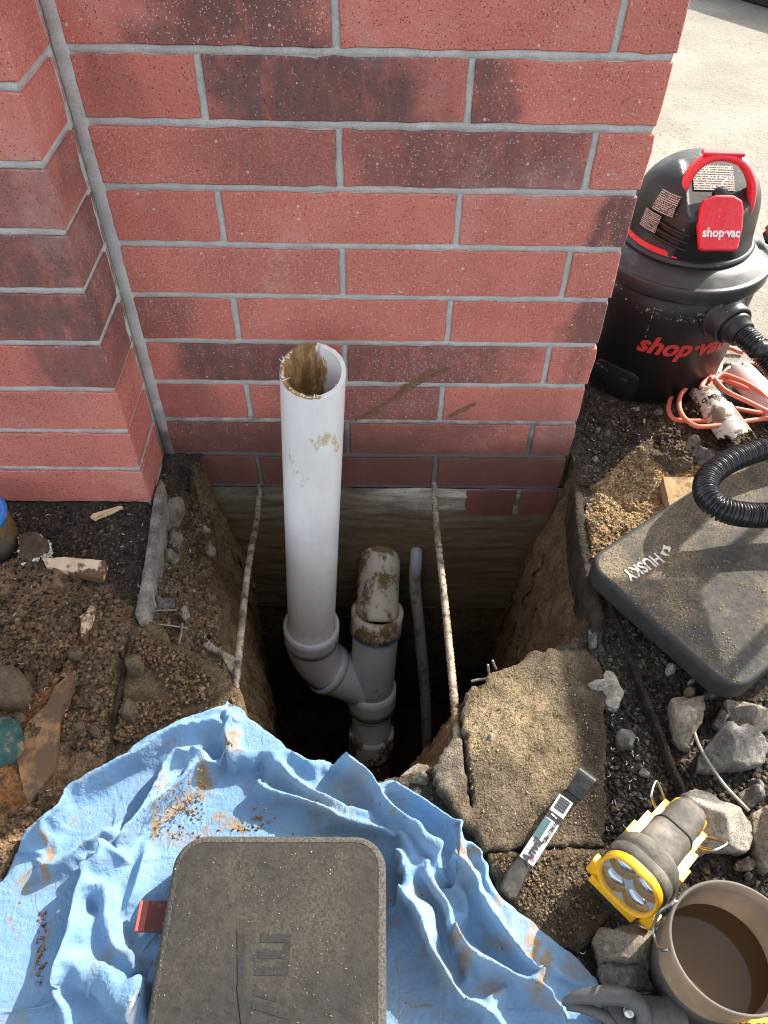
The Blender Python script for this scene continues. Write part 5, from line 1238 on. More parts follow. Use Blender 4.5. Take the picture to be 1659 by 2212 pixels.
# yellow frame round the lens, and the side rails
a_o, a_i = oval(.072, .060, .0265, 7), oval(.063, .051, .023, 7); v = np.vstack([np.column_stack([a_o, np.full(32, .006)]), np.column_stack([a_o * .99, np.full(32, -.002)]), np.column_stack([(a_o + a_i) / 2, np.full(32, -.0045)]), np.column_stack([a_i, np.full(32, -.002)]), np.column_stack([a_i, np.full(32, .006)])])
f = [(k * 32 + i, k * 32 + (i + 1) % 32, (k + 1) * 32 + (i + 1) % 32, (k + 1) * 32 + i) for k in range(4) for i in range(32)]; ft('lens_frame', v, f, M_YEL)
for s in (-1, 1):
    ft('side_rail', *box(.012, .018, .046, .002, (s * .0285, -.010, .064)), M_YEL, False); ft('side_rail', *box(.009, .014, .030, .002, (s * .0245, -.010, .102)), M_YEL, False)
    ft('side_rail', *box(.0065, .010, .018, .0015, (s * .0350, -.010, .060)), M_YEL, False)
ft('tail_cap', *loft([(.108, .046, .030, .010, -.008), (.124, .044, .028, .010, -.008), (.127, .038, .024, .008, -.008)]), M_YEL)
ft('stand_foot', *box(.060, .010, .020, .002, (-.004, -.0335, .008)), M_YEL, False)
ft('stand_foot', *box(.038, .012, .026, .002, (-.004, -.0400, .012)), M_RUB2, False)
ft('corner_lug', *box(.014, .020, .012, .003, (.036, -.024, .008)), M_YEL, False); ft('corner_lug', *box(.014, .020, .012, .003, (-.036, -.024, .008)), M_YEL, False)
M_CHR = simple('chrome_reflector', (.75, .76, .78), (.6, .62, .66), 90, .16, 1.0)
for s, t in ((-1, -1), (-1, 1), (1, -1), (1, 1)):
    v, f = lathe([(.0155, .0012), (.0140, .006), (.0105, .011), (.0055, .0155), (.002, .017)], 28); ft('reflector', v * np.array([1.02, .86, 1]) + np.array([s * .0155, t * .0128, 0]), f, M_CHR)
    v, f = lathe([(.0, .0150), (.0030, .0152), (.0030, .0170)], 14); ft('light_emitter', v + np.array([s * .0155, t * .0128, 0]), f, simple('emitter_cap', (.70, .66, .45), None, 60, .4) if s == t == -1 else bpy.data.materials['emitter_cap'])
# backing plate with four openings is a dull light grey insert
bp, fb = [], []
M_INS = simple('lens_insert', (.34, .37, .40), (.42, .45, .47), 30, .5)
def insert():
    g = 61; X, Y = np.meshgrid(np.linspace(-.032, .032, g), np.linspace(-.026, .026, 49)); Z = np.full(X.shape, .0014); C = np.stack([(X[:-1, :-1] + X[1:, 1:]) / 2, (Y[:-1, :-1] + Y[1:, 1:]) / 2], -1)
    k = inside(C, a_i)
    for s, t in ((-1, -1), (-1, 1), (1, -1), (1, 1)): k &= np.hypot((C[..., 0] - s * .0155) / 1.02, (C[..., 1] - t * .0128) / .86) >.0150
    I = np.arange(X.size).reshape(X.shape); F = np.stack([I[:-1, :-1], I[1:, :-1], I[1:, 1:], I[:-1, 1:]], -1)[k]; return np.stack([X, Y, Z], -1).reshape(-1, 3), F
v, f = insert(); ft('lens_insert', v, f, M_INS, False)
def glass_mat(name, rough=.05, tint=(1, 1, 1), fac=.82):
    b = NB(name, rough); t = b.N.new('ShaderNodeBsdfTransparent'); t.inputs[0].default_value = (*tint, 1); m = b.N.new('ShaderNodeMixShader'); g = b.N.new('ShaderNodeBsdfGlossy'); g.inputs['Roughness'].default_value = rough
    d = b.N.new('ShaderNodeBsdfDiffuse'); d.inputs[0].default_value = (.5, .5, .48, 1); m2 = b.N.new('ShaderNodeMixShader'); fr = b.N.new('ShaderNodeFresnel'); fr.inputs[0].default_value = 1.45
    m.inputs[0].default_value = .07; b.L.new(t.outputs[0], m.inputs[1]); b.L.new(g.outputs[0], m.inputs[2]); m2.inputs[0].default_value = 1 - fac; b.L.new(m.outputs[0], m2.inputs[1]); b.L.new(d.outputs[0], m2.inputs[2])
    b.L.new(m2.outputs[0], b.N['Material Output'].inputs[0]); return b.m
v = np.column_stack([a_i, np.full(32, -.0012)]); ft('lens', v, [tuple(range(32))[::-1]], glass_mat('dusty_lens', .08, (.92, .95, .97), .90), False)
M_STEEL = simple('bright_steel', (.62, .61, .58), (.5, .49, .47), 80, .28, 1.0, dirt=(.2, .15, .1), dsc=60, dlo=.62, dhi=.7)
for s in (-1, 1):
    P = np.array([(s * .024, -.010, .116), (s * .031, -.006, .118), (s * .046, .006, .117), (s * .048, .008, .112), (s * .043, .008, .098), (s * .038, .004, .096), (s * .028, -.006, .098)])
    ft('wire_ring', *tube(smooth_path(P, 26), .0017, 9), M_STEEL)

# ------------------------------------------------------------------ bucket of muddy water
bz = .120; bc = at(1600, 2041, bz)
bk = thing('bucket', 'grey translucent bucket of brown water with a wire bail, at the lower right corner', 'bucket', (bc[0] - .004, bc[1], -.002))
def oval_z(v): v = v.copy(); k = v[:, 2] / bz; v[:, 0] *= (.785 + .0 * k); v[:, 1] *= (.785 - .055 * k); return v
M_BKT = None
def bucket_mat():
    b = NB('translucent_grey_plastic', .5, 0, .4); o = b.pos(); n = b.noise(16, 6, .65, b.map(o, (1, 1, .5)))
    c = b.mix(b.ramp(n, .35, .65), (.235, .22, .20), (.33, .31, .28)); c = b.mix(b.ramp(b.noise(40, 5, .7, o), .58, .70, 0, .8), c, (.42, .36, .27)); b.set('Base Color', c)
    tr = b.N.new('ShaderNodeBsdfTranslucent'); b.L.new(b.mix(.2, c, (.75, .50, .28)), tr.inputs[0]); m = b.N.new('ShaderNodeMixShader'); m.inputs[0].default_value = .55
    b.L.new(b.p.outputs[0], m.inputs[1]); b.L.new(tr.outputs[0], m.inputs[2]); b.L.new(m.outputs[0], b.N['Material Output'].inputs[0]); b.bump(b.noise(60, 4, .6, o), .15, .001); return b.m
M_BKT = bucket_mat()
pr_ = [(.001, .0), (.0600, .0), (.0640, .003), (.0715, .070), (.0745, bz - .016), (.0765, bz - .015), (.0770, bz - .004), (.0785, bz), (.0765, bz + .001), (.0745, bz), (.0735, bz - .006), (.0725, bz - .016), (.0708, .085), (.0700, .0838), (.0695, .070), (.0610, .0045), (.001, .0025)]
v, f = lathe(pr_, 90); put('bucket_wall', mesh('bucket_wall', oval_z(v), f, M_BKT, True), bk)
b_ = NB('muddy_water', .06, 0, .5); b_.set('Base Color', b_.mix(b_.ramp(b_.noise(9, 4, .6), .3, .7), (.105, .060, .024), (.085, .048, .020))); b_.set('IOR', 1.33); b_.bump(b_.noise(25, 2, .4), .03, .002)
v, f = lathe([(.0001, .0585), (.0694, .0585)], 90); put('water', mesh('water', oval_z(v), f[:-1] if len(f[-1]) > 10 else f, b_.m, False), bk)
ba = lambda x, y, z: at(x, y, z) - np.array(bk.location)
bail = smooth_path([ba(1462, 1948, .122), ba(1455, 1947, .123), ba(1450, 1954, .120), ba(1428, 1967, .105), ba(1415, 1990, .085), ba(1412, 2015, .075), ba(1418, 2038, .082), ba(1426, 2050, .098), ba(1436, 2052, .110), ba(1444, 2051, .115)], 50)
put('bail_wire', mesh('bail_wire', *tube(bail, .0016, 9), M_STEEL, True), bk)

# ------------------------------------------------------------------ flat pry bar
pb_o = [(1213, 1717), (1180, 1768), (1139, 1832), (1100, 1868), (1080, 1915), (1098, 1938), (1117, 1941), (1135, 1900), (1161, 1850), (1200, 1790), (1244, 1741), (1274, 1708)]
o_ = np.array([at(x, y, .018)[:2] for x, y in pb_o]); pc_ = o_.mean(0); pry = thing('pry_bar', 'flat black pry bar with peeling white sticker, on the slab beside the spotlight', 'pry bar', (pc_[0], pc_[1], 0))
pdir = (at(1244, 1725, .018) - at(1100, 1920, .018))[:2]; pL = np.linalg.norm(pdir); pdir /= pL; pn_ = np.array([-pdir[1], pdir[0]])
zt_ = lambda q: .0105 + .022 * np.clip(((q + pc_ - at(1100, 1920, .018)[:2]) @ pdir) / pL, 0, 1.2) ** 1.5
M_BAR = plast('black_enamel_steel', (.018, .017, .015), .38, (.24, .2, .14), .5, .8, 40, .6)
oo = rough(o_ - pc_, .0003, 90, 3); v, f = sheet(oo, .003, lambda P: zt_(P) + .0032, skirt=.0034); put('bar', mesh('bar', v, f, M_BAR), pry)
# rolled claw at the far end
A0 = np.array([*(at(1213, 1717, .030)[:2] - pc_), 0]); B0 = np.array([*(at(1274, 1708, .030)[:2] - pc_), 0])
A0 = np.array([*(at(1215, 1716, .032)[:2] - pc_), 0]); B0 = np.array([*(at(1272, 1708, .032)[:2] - pc_), 0]); mid_ = (A0 + B0) / 2; hw = (B0 - A0)[:2] @ (-pn_) / 2
Vh = []; K = 16
zb_ = float(zt_((mid_[:2])[None])[0]); 
for i, t in enumerate(np.linspace(0, 1, K)):
    s = t * .044; z_ = zb_ + (.0015 + .014 * np.sin(min(1, s / .032) * pi / 2) if s < .032 else .0155 - (s - .032) * 1.2); s2 = s * .80
    for sgn in (-1, 1):
        for th_ in (0, .0032): Vh.append([*(mid_[:2] + pdir * (s2 - .006) + pn_ * sgn * abs(hw) * (1 + .12 * t)), z_ + th_])
Fh = []
for i in range(K - 1):
    a_ = i * 4; c_ = a_ + 4; Fh += [(a_ + 1, c_ + 1, c_ + 3, a_ + 3), (a_, a_ + 2, c_ + 2, c_), (a_, c_, c_ + 1, a_ + 1), (a_ + 2, a_ + 3, c_ + 3, c_ + 2)]
Fh += [(0, 1, 3, 2), ((K - 1) * 4, (K - 1) * 4 + 2, (K - 1) * 4 + 3, (K - 1) * 4 + 1)]
put('claw', mesh('claw', Vh, Fh, M_BAR, False), pry)
M_STK = simple('sticker_white', (.74, .73, .70), (.66, .65, .6), 80, .5, dirt=(.10, .08, .06), dsc=45, dlo=.60, dhi=.64); M_TEAL = simple('sticker_teal', (.05, .10, .11), (.08, .15, .16), 90, .5); M_INK = simple('sticker_ink', (.03, .03, .03), None, 60, .6); M_REDI = simple('sticker_red', (.6, .05, .04), None, 60, .6)
def S2(px, py): return (at(px, py, .026)[:2] - pc_)
s0, s1 = S2(1142, 1853), S2(1222, 1730); sd = s1 - s0; sL = np.linalg.norm(sd); sd /= sL; sn = np.array([-sd[1], sd[0]])
def stick(name, u0, u1, w0, w1, mat, lift):
    uu = np.linspace(u0, u1, max(2, int((u1 - u0) * 12))); n = len(uu); q = np.array([s0 + sd * u * sL + sn * w for w in (w0, w1) for u in uu]); z = zt_(q) + .0034 + lift; v = np.vstack([np.column_stack([q, z]), np.column_stack([q, z + .0003])])
    f = [(2 * n + i, 2 * n + i + 1, 3 * n + i + 1, 3 * n + i) for i in range(n - 1)] + [(i, n + i, n + i + 1, i + 1) for i in range(n - 1)] + [(i, i + 1, 2 * n + i + 1, 2 * n + i) for i in range(n - 1)] + [(n + i + 1, n + i, 3 * n + i, 3 * n + i + 1) for i in range(n - 1)] + [(0, 2 * n, 3 * n, n), (n - 1, 2 * n - 1, 4 * n - 1, 3 * n - 1)]
    put(name, mesh(name, v, f, mat), pry)
stick('sticker', -.02, 1.0, -.0085, .0095, M_STK, .0); stick('sticker_band', .30, .62, -.0 + .001, .0095, M_TEAL, .0003); stick('sticker_band', .64, .74, -.0085, .0095, M_INK, .0003)
for i in range(13): u = .795 + i * .0145; stick('barcode_bar', u, u + (.006 if i % 3 else .010), -.006, .007, M_INK, .0005)
def stext(s, size, u, w, mat, bold=.0003):
    tm, co = text_mesh(s, size, mat, bold=bold, extrude=.0001, shear=.15); q = s0 + (co[:, 0:1] + u * sL) * sd + (co[:, 1:2] + w) * sn; move_mesh(tm, np.column_stack([q, zt_(q) + .0045 + co[:, 2]])); put('lettering', tm, pry)
stext('Anvil', .0145, .13, .001, M_INK, .0005); stext('9.5in / 24.1cm', .0058, .50, -.0045, M_INK); stext('!', .010, .69, .001, M_STK, .0004); stext('O', .006, .05, -.004, M_REDI, .0002)

# ------------------------------------------------------------------ grey tool nozzle and drill corner at the bottom edge
M_GREYP = plast('worn_grey_plastic', (.085, .083, .080), .5, (.22, .2, .16), .5, .75, 25)
tz = at(1330, 2185, .03); tn = thing('hand_tool', 'worn grey plastic tool head with round collar, at the bottom edge', 'tool', (tz[0], tz[1], 0))
q = lambda x, y, z: at(x, y, z) - np.array([tz[0], tz[1], 0])
top_arc = smooth_path([q(1216, 2168, .022), q(1245, 2155, .034), (q(1290, 2150, .044)), q(1340, 2152, .046), q(1372, 2163, .044), q(1390, 2190, .038), q(1392, 2230, .030)], 40)
put('upper_shell', mesh('upper_shell', *tube(top_arc, np.r_[.002, np.linspace(.004, .008, 12), np.full(27, .0085)], 14), M_GREYP, True), tn)
put('inner_arm', mesh('inner_arm', *tube(smooth_path([q(1225, 2170, .020), q(1265, 2178, .026), q(1310, 2200, .028), q(1335, 2235, .026)], 24), .0055, 12), M_GREYP, True), tn)
put('back_plate', mesh('back_plate', *[(v_, f_) for v_, f_ in [prism(np.array([q(1300, 2158, .02)[:2], q(1365, 2166, .02)[:2], q(1388, 2195, .02)[:2], q(1385, 2240, .02)[:2], q(1340, 2240, .02)[:2], q(1312, 2200, .02)[:2]]), .012, .030, .002)]][0], M_GREYP), tn)
v, f = lathe([(.0, 0), (.005, .0), (.006, .002), (.006, .006), (.004, .008), (0, .008)], 18); put('bolt', mesh('bolt', orient(v, (-.6, 0, .8), q(1362, 2188, .034)), f, M_STEEL, True), tn)
v, f = lathe([(.010, 0), (.0165, .001), (.0175, .004), (.0180, .022), (.0205, .024), (.0205, .038), (.0190, .040), (.010, .041)], 36); put('collar', mesh('collar', orient(v, (1, -.12, .0), q(1385, 2192, .024)), f, M_GREYP, True), tn)
dz = at(1590, 2215, .03); dr = thing('cordless_tool', 'yellow and black cordless tool just entering the bottom edge beside the bucket', 'power tool', (dz[0], dz[1], 0))
v, f = prism(rrect(.075, .050, .018, 6, .008, -.014), .0, .040, .006, 3); put('housing', mesh('housing', v, f, M_RUB2), dr)
v, f = prism(rrect(.044, .034, .008, 5, .014, -.012), .036, .0425, .002, 2); put('yellow_cover', mesh('yellow_cover', v, f, M_YEL), dr)
tm, co = text_mesh('XR 5SS', .010, M_BLK, bold=.0004, extrude=.0002); move_mesh(tm, np.column_stack([co[:, 0] + .014, co[:, 1] - .004, .0428 + co[:, 2]])); put('lettering', tm, dr)

# ------------------------------------------------------------------ left: gold can, foam board, teal cloth
gc = at(-8, 1172, 0); gt = thing('paint_can', 'gold can with a smeared blue rim, cut off by the left edge', 'can', (gc[0] - .012, gc[1] - .006, 0))
M_GOLD = simple('gold_lacquer', (.42, .26, .07), (.30, .18, .05), 30, .35, .6, dirt=(.16, .13, .10), dsc=22, dlo=.46, dhi=.54); M_BLUER = simple('blue_rim', (.02, .13, .48), (.03, .2, .6), 50, .4, dirt=(.25, .24, .22), dsc=40, dlo=.58, dhi=.64)
v, f = lathe([(.046, 0), (.049, .003), (.049, .060), (.0475, .064), (.046, .064), (.0465, .010)], 60); put('can_wall', mesh('can_wall', v, f, M_GOLD, True), gt)
v, f = lathe([(.0468, .060), (.0505, .061), (.0512, .066), (.0490, .069), (.0445, .069), (.0435, .066), (.0445, .050)], 60); put('rim', mesh('rim', v, f, M_BLUER, True), gt)
v, f = lathe([(.0001, .052), (.0455, .053)], 48); put('paint_skin', mesh('paint_skin', v, f, simple('dried_paint', (.55, .55, .53), (.42, .43, .43), 40, .6, dirt=(.08, .06, .05), dsc=50, dlo=.48, dhi=.55, bump=.6, bsc=90), True), gt)
fb_o = rough(ats([(36, 1148), (60, 1140), (80, 1146), (100, 1158), (104, 1172), (98, 1184), (80, 1192), (62, 1204), (44, 1208), (36, 1200)], .03), .003, 70, 31); fc = fb_o.mean(0)
fb_t = thing('foam_board', 'broken insulation scrap with a dark face and white beaded edge beside the gold can', 'foam scrap', (fc[0], fc[1], .004))
v, f = prism(fb_o - fc, .014, .018, .001); put('dark_face', mesh('dark_face', v, f, simple('dark_facing', (.06, .04, .028), (.11, .08, .055), 90, .9, bump=.6, bsc=220)), fb_t)
b = Bag(); r = np.random.default_rng(9); oo = fb_o - fc
for i in range(300):
    k = r.integers(0, len(oo)); p = oo[k] * r.uniform(.90, 1.03); z = r.uniform(.001, .0165)
    if r.random() < .3: p = oo[k] * r.uniform(.2, .95); z = r.uniform(0, .012)
    v, f = ICO[1]; b.add(v * r.uniform(.0016, .0028) + np.array([p[0], p[1], z]), f)
o = put('foam_beads', b.mesh('foam_beads', simple('white_foam', (.70, .66, .58), (.78, .75, .68), 200, .8), True), fb_t); o['kind'] = 'stuff'
tc = at(8, 1598, .02); o_ = rough(ats([(-60, 1560), (0, 1546), (22, 1546), (42, 1562), (50, 1588), (48, 1615), (30, 1638), (0, 1652), (-60, 1640)], .03), .002, 120, 44)
V, F = sheet(o_, .003, lambda P: .026 + .012 * sst(.0, .03, segdist(P, o_, True)[0]) + .007 * (1 - np.abs(fbm(P[:, 0] * 40, P[:, 1] * 40, 0, 46, 3))) ** 2, skirt=.04)
M_TEALC = simple('teal_fabric', (.018, .062, .056), (.035, .10, .09), 55, .85, bump=.7, bsc=160, dirt=(.20, .15, .08), dsc=60, dlo=.52, dhi=.62)
tag(put('teal_glove', mesh('teal_glove', V - np.array([tc[0], tc[1], 0]), F, M_TEALC, True), loc=(tc[0], tc[1], 0)), 'crumpled muddy teal work glove cut off by the left edge', 'glove')
bo = thing('black_case', 'black object on the pavement cut off by the top right corner', 'case', tuple(at(1700, 10, 0)), radians(-52)); v, f = prism(rrect(.62, .30, .05, 5), .0, .20, .02, 2); put('body', mesh('body', v, f, M_BLK), bo)
v, f = box(.56, .33, .012, .004, (0, 0, .12)); put('seam_band', mesh('seam_band', v, f, M_BLK2), bo)

# ------------------------------------------------------------------ unseen tall stool, added outside the view so its top shades part of the slab
st = thing('shade_stool', 'unseen tall timber stool added right of the pad to shade the slab', 'stool', (.967, .075, 0))
M_STW = wood_mat('stool_wood', (.40, .28, .16), (.5, .36, .22), (.25, .18, .1), .6, .7)
v, f = box(.125, .27, .022, .003, (0, 0, .60)); put('seat', mesh('seat', v, f, M_STW), st)
for sx_ in (-1, 1):
    for sy_ in (-1, 1): put('leg', mesh('leg', *tube(np.array([(sx_ * .045, sy_ * .11, .59), (sx_ * .065, sy_ * .13, .0)]), .009, 8), M_STW, True), st)

# ------------------------------------------------------------------ rocks
def chunk(label, outD, h, seed, mat=None, name='rock', cat='rock', group=None, base=-.008, cell=.0024, steep=1.15, fine_=.0030, n=170, amp=.0030, tilt=(0, 0)):
    """angular broken piece: outline as seen, faceted top, real height"""
    mat = mat or M_STONE; o = rough(ats(outD, base + h * .45), amp, n, seed); c = o.mean(0); r = np.random.default_rng(seed); R0 = np.sqrt(abs(np.sum(o[:, 0] * np.roll(o[:, 1], -1) - o[:, 1] * np.roll(o[:, 0], -1))) / 2 / pi)
    pl = []
    for i in range(9): a = r.uniform(0, 2 * pi) + i * .8; s = r.uniform(.35, 1.5) * h / R0 * steep; pl.append((cos(a) * s, sin(a) * s, r.uniform(.85, 1.3) * h))
    def hf(P):
        q = P - c; H = np.full(len(P), h * 1.0)
        for a, b_, h0_ in pl: H = np.minimum(H, h0_ - a * q[:, 0] - b_ * q[:, 1])
        d, _ = segdist(P, o, True); H = np.minimum(H, h * (.62 + np.minimum(1, d / (R0 * .22)) * .5)); H = np.maximum(H, h * .30) + q[:, 0] * tilt[0] + q[:, 1] * tilt[1]
        return base + H + fine_ * fbm(P[:, 0] * 90, P[:, 1] * 90, 0, seed, 4, .72) + .0014 * fbm(P[:, 0] * 28, P[:, 1] * 28, 0, seed + 2, 3)
    V, F = sheet(o, cell, hf); 
    bE = np.concatenate([F[:, [0, 1]], F[:, [1, 2]], F[:, [2, 3]], F[:, [3, 0]]]); key = bE.min(1) * 10000000 + bE.max(1); _, inv, cn = np.unique(key, return_inverse=True, return_counts=True); be = bE[cn[inv] == 1]; bv = np.unique(be)
    prev = None; rows = [V[bv]]; zz0 = V[bv][:, 2]
    for k, (t, e) in enumerate(((.5, .0), (1.0, -.06))):
        w = V[bv].copy(); w[:, 2] = zz0 * (1 - t) + (base - .004) * t; off = (w[:, :2] - c) * e + .0012 * np.stack([fbm(w[:, 0] * 80, w[:, 1] * 80, k * 3., seed, 3), fbm(w[:, 0] * 80, w[:, 1] * 80, k * 3. + 9, seed, 3)], 1); w[:, :2] += off; rows.append(w)
    mp = np.full(len(V), -1); mp[bv] = np.arange(len(bv)); A_ = mp[be[:, 0]]; B_ = mp[be[:, 1]]; n0_ = len(V); nb = len(bv)
    F2 = [np.stack([be[:, 1], be[:, 0], n0_ + A_, n0_ + B_], 1), np.stack([n0_ + B_, n0_ + A_, n0_ + nb + A_, n0_ + nb + B_], 1)]
    V = np.vstack([V, rows[1], rows[2]]); F = np.vstack([F] + F2)
    me = mesh(name, V - np.array([c[0], c[1], 0]), F, mat, False); return tag(put(name, me, loc=(c[0], c[1], 0)), label, cat, group)
Z8 = lambda pts: [(1242 + .2513 * x, 1350 + .2513 * y) for x, y in pts]     # from an enlarged crop
Z5 = lambda pts: [(1188 + .2838 * x, 1674 + .2838 * y) for x, y in pts]
Z3 = lambda pts: [(1242 + .2513 * x, 702 + .2513 * y) for x, y in pts]
Z6 = lambda pts: [(x * .3255, 1026 + y * .3255) for x, y in pts]
chunk('pale pointed concrete lump alone on the dark right part of the slab', Z8([(90, 480), (160, 440), (240, 415), (275, 370), (340, 385), (370, 430), (390, 480), (425, 560), (405, 620), (375, 710), (300, 680), (210, 630), (150, 560)]), .034, 611, M_STONEL)
chunk('tan heart shaped concrete lump notched at its top, right of the joint strip', Z8([(828, 640), (850, 615), (930, 612), (970, 650), (1010, 630), (1108, 620), (1108, 740), (1070, 850), (1040, 960), (1000, 1050), (920, 1020), (868, 960), (850, 850), (830, 730)]), .040, 612, M_STONE, steep=.5)
chunk('large tan concrete lump tucked against the front corner of the grey pad', Z8([(1310, 615), (1400, 635), (1500, 640), (1600, 660), (1700, 700), (1720, 840), (1640, 880), (1600, 935), (1500, 900), (1400, 890), (1370, 800), (1330, 720)]), .046, 613, M_STONE)
chunk('broad grey concrete slab piece with a jagged pale upper corner, at the right edge', Z8([(1090, 1090), (1200, 970), (1260, 860), (1310, 870), (1350, 910), (1430, 880), (1500, 890), (1540, 935), (1620, 970), (1680, 1030), (1640, 1170), (1500, 1200), (1300, 1215), (1160, 1232), (1080, 1215)]), .050, 614, M_STONED, steep=.5)
chunk('small speckled grey lump between the heart shaped and the large tan lumps', Z8([(1205, 800), (1250, 720), (1330, 720), (1370, 860), (1310, 870), (1220, 860), (1195, 830)]), .024, 615, M_STONED)
chunk('flat grey chip against the side of the grey pad above the heart shaped lump', Z8([(1105, 575), (1150, 545), (1210, 540), (1228, 570), (1210, 605), (1150, 605), (1108, 600)]), .018, 616, M_STONED)
chunk('white rounded pebble of concrete in the black gravel by the pad', Z8([(795, 350), (810, 315), (845, 305), (882, 335), (870, 385), (830, 412), (798, 395)]), .020, 617, M_STONEL)
chunk('thin white triangular chip near the pad edge', Z8([(980, 470), (1025, 455), (1028, 485), (985, 497)]), .010, 618, M_STONEL, cell=.0018)
chunk('rust brown rounded stone in the black gravel', Z8([(955, 560), (965, 525), (1000, 512), (1045, 540), (1040, 590), (1000, 605), (965, 592)]), .016, 619, M_COBBLE2)
chunk('dark stone mottled with white, on the slab edge left of the strip', Z8([(362, 960), (385, 880), (430, 880), (500, 885), (528, 950), (515, 1040), (440, 1048), (385, 1035)]), .022, 620, M_STONED)
chunk('small pale lump on the dark slab above the pry bar', Z8([(555, 1250), (600, 1215), (655, 1262), (640, 1290), (590, 1285)]), .014, 621, M_STONEL)
chunk('reddish flat stone beside the pad edge', Z8([(1110, 450), (1160, 465), (1205, 510), (1200, 530), (1150, 520), (1115, 490)]), .012, 622, M_COBBLE2)
chunk('elongated tan pebble in the gravel near the strip, upper', Z8([(275, 130), (310, 95), (345, 100), (335, 130), (295, 148)]), .010, 623, M_COBBLE2)
chunk('large cream rough lump touching the spotlight tail', Z5([(975, 180), (1040, 150), (1090, 112), (1200, 118), (1240, 140), (1300, 205), (1420, 240), (1450, 290), (1545, 330), (1575, 400), (1560, 490), (1530, 560), (1400, 545), (1290, 535), (1200, 570), (1110, 575), (1130, 480), (1060, 330)]), .060, 624, M_STONEL, steep=.55, fine_=.0022, amp=.003)
chunk('tall grey lump cut off by the right edge next to the cream one', Z5([(1560, 280), (1620, 225), (1720, 220), (1800, 300), (1800, 640), (1690, 700), (1640, 650), (1590, 550), (1570, 420)]), .060, 625, M_STONE)
chunk('grey chunk below the right edge rubble, above the bucket', Z5([(1450, 130), (1500, 90), (1560, 85), (1640, 130), (1645, 160), (1600, 180), (1560, 230), (1500, 215), (1455, 180)]), .030, 626, M_STONED)
chunk('flat grey stone at the right edge above the thin wire end', Z5([(1530, 30), (1570, 20), (1640, 60), (1640, 120), (1580, 100), (1530, 70)]), .022, 627, M_STONED)
chunk('small rounded stone beside the cream lump, right of the spotlight', Z5([(1420, 670), (1450, 640), (1510, 625), (1570, 640), (1595, 680), (1560, 710), (1480, 715), (1430, 705)]), .020, 628, M_STONE)
chunk('tiny round pebble above the bucket rim', Z5([(1500, 750), (1530, 730), (1558, 750), (1550, 780), (1515, 785)]), .012, 629, M_STONE, cell=.0018)
chunk('cream jagged lump left of the bucket, upper of the pair', Z5([(335, 1245), (370, 1180), (480, 1190), (500, 1170), (560, 1160), (625, 1138), (680, 1145), (720, 1170), (790, 1210), (830, 1290), (850, 1330), (872, 1400), (870, 1460), (820, 1510), (770, 1480), (640, 1440), (560, 1440), (470, 1420), (400, 1410), (370, 1350), (350, 1290)]), .050, 630, M_STONE, steep=.6, fine_=.0020)
chunk('grey angular lump left of the bucket, lower of the pair', Z5([(375, 1530), (385, 1430), (470, 1420), (560, 1445), (640, 1440), (730, 1470), (790, 1600), (795, 1630), (690, 1640), (600, 1680), (530, 1670), (440, 1650), (400, 1590)]), .040, 631, M_STONED, steep=.5)
chunk('brownish grey lump behind the vacuum hose, upper of two touching', Z3([(960, 1010), (990, 940), (1040, 925), (1080, 960), (1120, 980), (1140, 1025), (1080, 1035), (1030, 1070), (985, 1080), (962, 1050)]), .026, 632, M_STONE)
chunk('pointed blue grey lump behind the vacuum hose, lower of two touching', Z3([(1013, 1080), (1050, 1040), (1130, 1035), (1190, 1055), (1265, 1070), (1250, 1160), (1220, 1210), (1160, 1270), (1140, 1285), (1110, 1210), (1060, 1150)]), .034, 633, M_STONED)
chunk('grey lump mostly hidden behind the hose under the broken pipe', Z3([(1290, 1150), (1300, 1110), (1340, 1085), (1400, 1110), (1440, 1150), (1380, 1190), (1310, 1200)]), .030, 634, M_STONED)
chunk('white plaster chip at the foot of the vacuum', Z3([(478, 695), (530, 698), (595, 712), (590, 745), (530, 740), (490, 722)]), .012, 635, M_STONEL, cell=.0018)
chunk('small grey lump at the foot of the vacuum, right of the white chip', Z3([(665, 760), (680, 725), (740, 715), (770, 735), (745, 782), (690, 782)]), .016, 636, M_STONED, cell=.0018)
for i, (pp, h, m, lb) in enumerate([([(138, 1160), (155, 1138), (185, 1138), (203, 1155), (175, 1180), (145, 1178)], .012, M_COBBLE2, 'smooth tan pebble alone on the dark soil right of the wall'),
                                 ([(175, 900), (195, 880), (225, 890), (215, 918), (185, 918)], .012, M_COBBLE2, 'pinkish pebble, left one of the cluster near the wall corner'), ([(258, 930), (275, 900), (303, 930), (300, 955), (265, 955)], .012, M_STONED, 'grey pebble, right one of the cluster near the wall corner'),
                                 ([(10, 1415), (25, 1400), (42, 1412), (35, 1432), (15, 1435)], .010, M_STONEL, 'little pale pebble at the rim right of the pit'), ([(76, 815), (90, 803), (100, 820), (88, 832)], .010, M_STONE, 'little grey pebble against the end of the wall')]):
    chunk(lb, Z3(pp), h, 640 + i, m, name='pebble', cat='pebble', cell=.0018, amp=.0008, n=50, steep=.4)
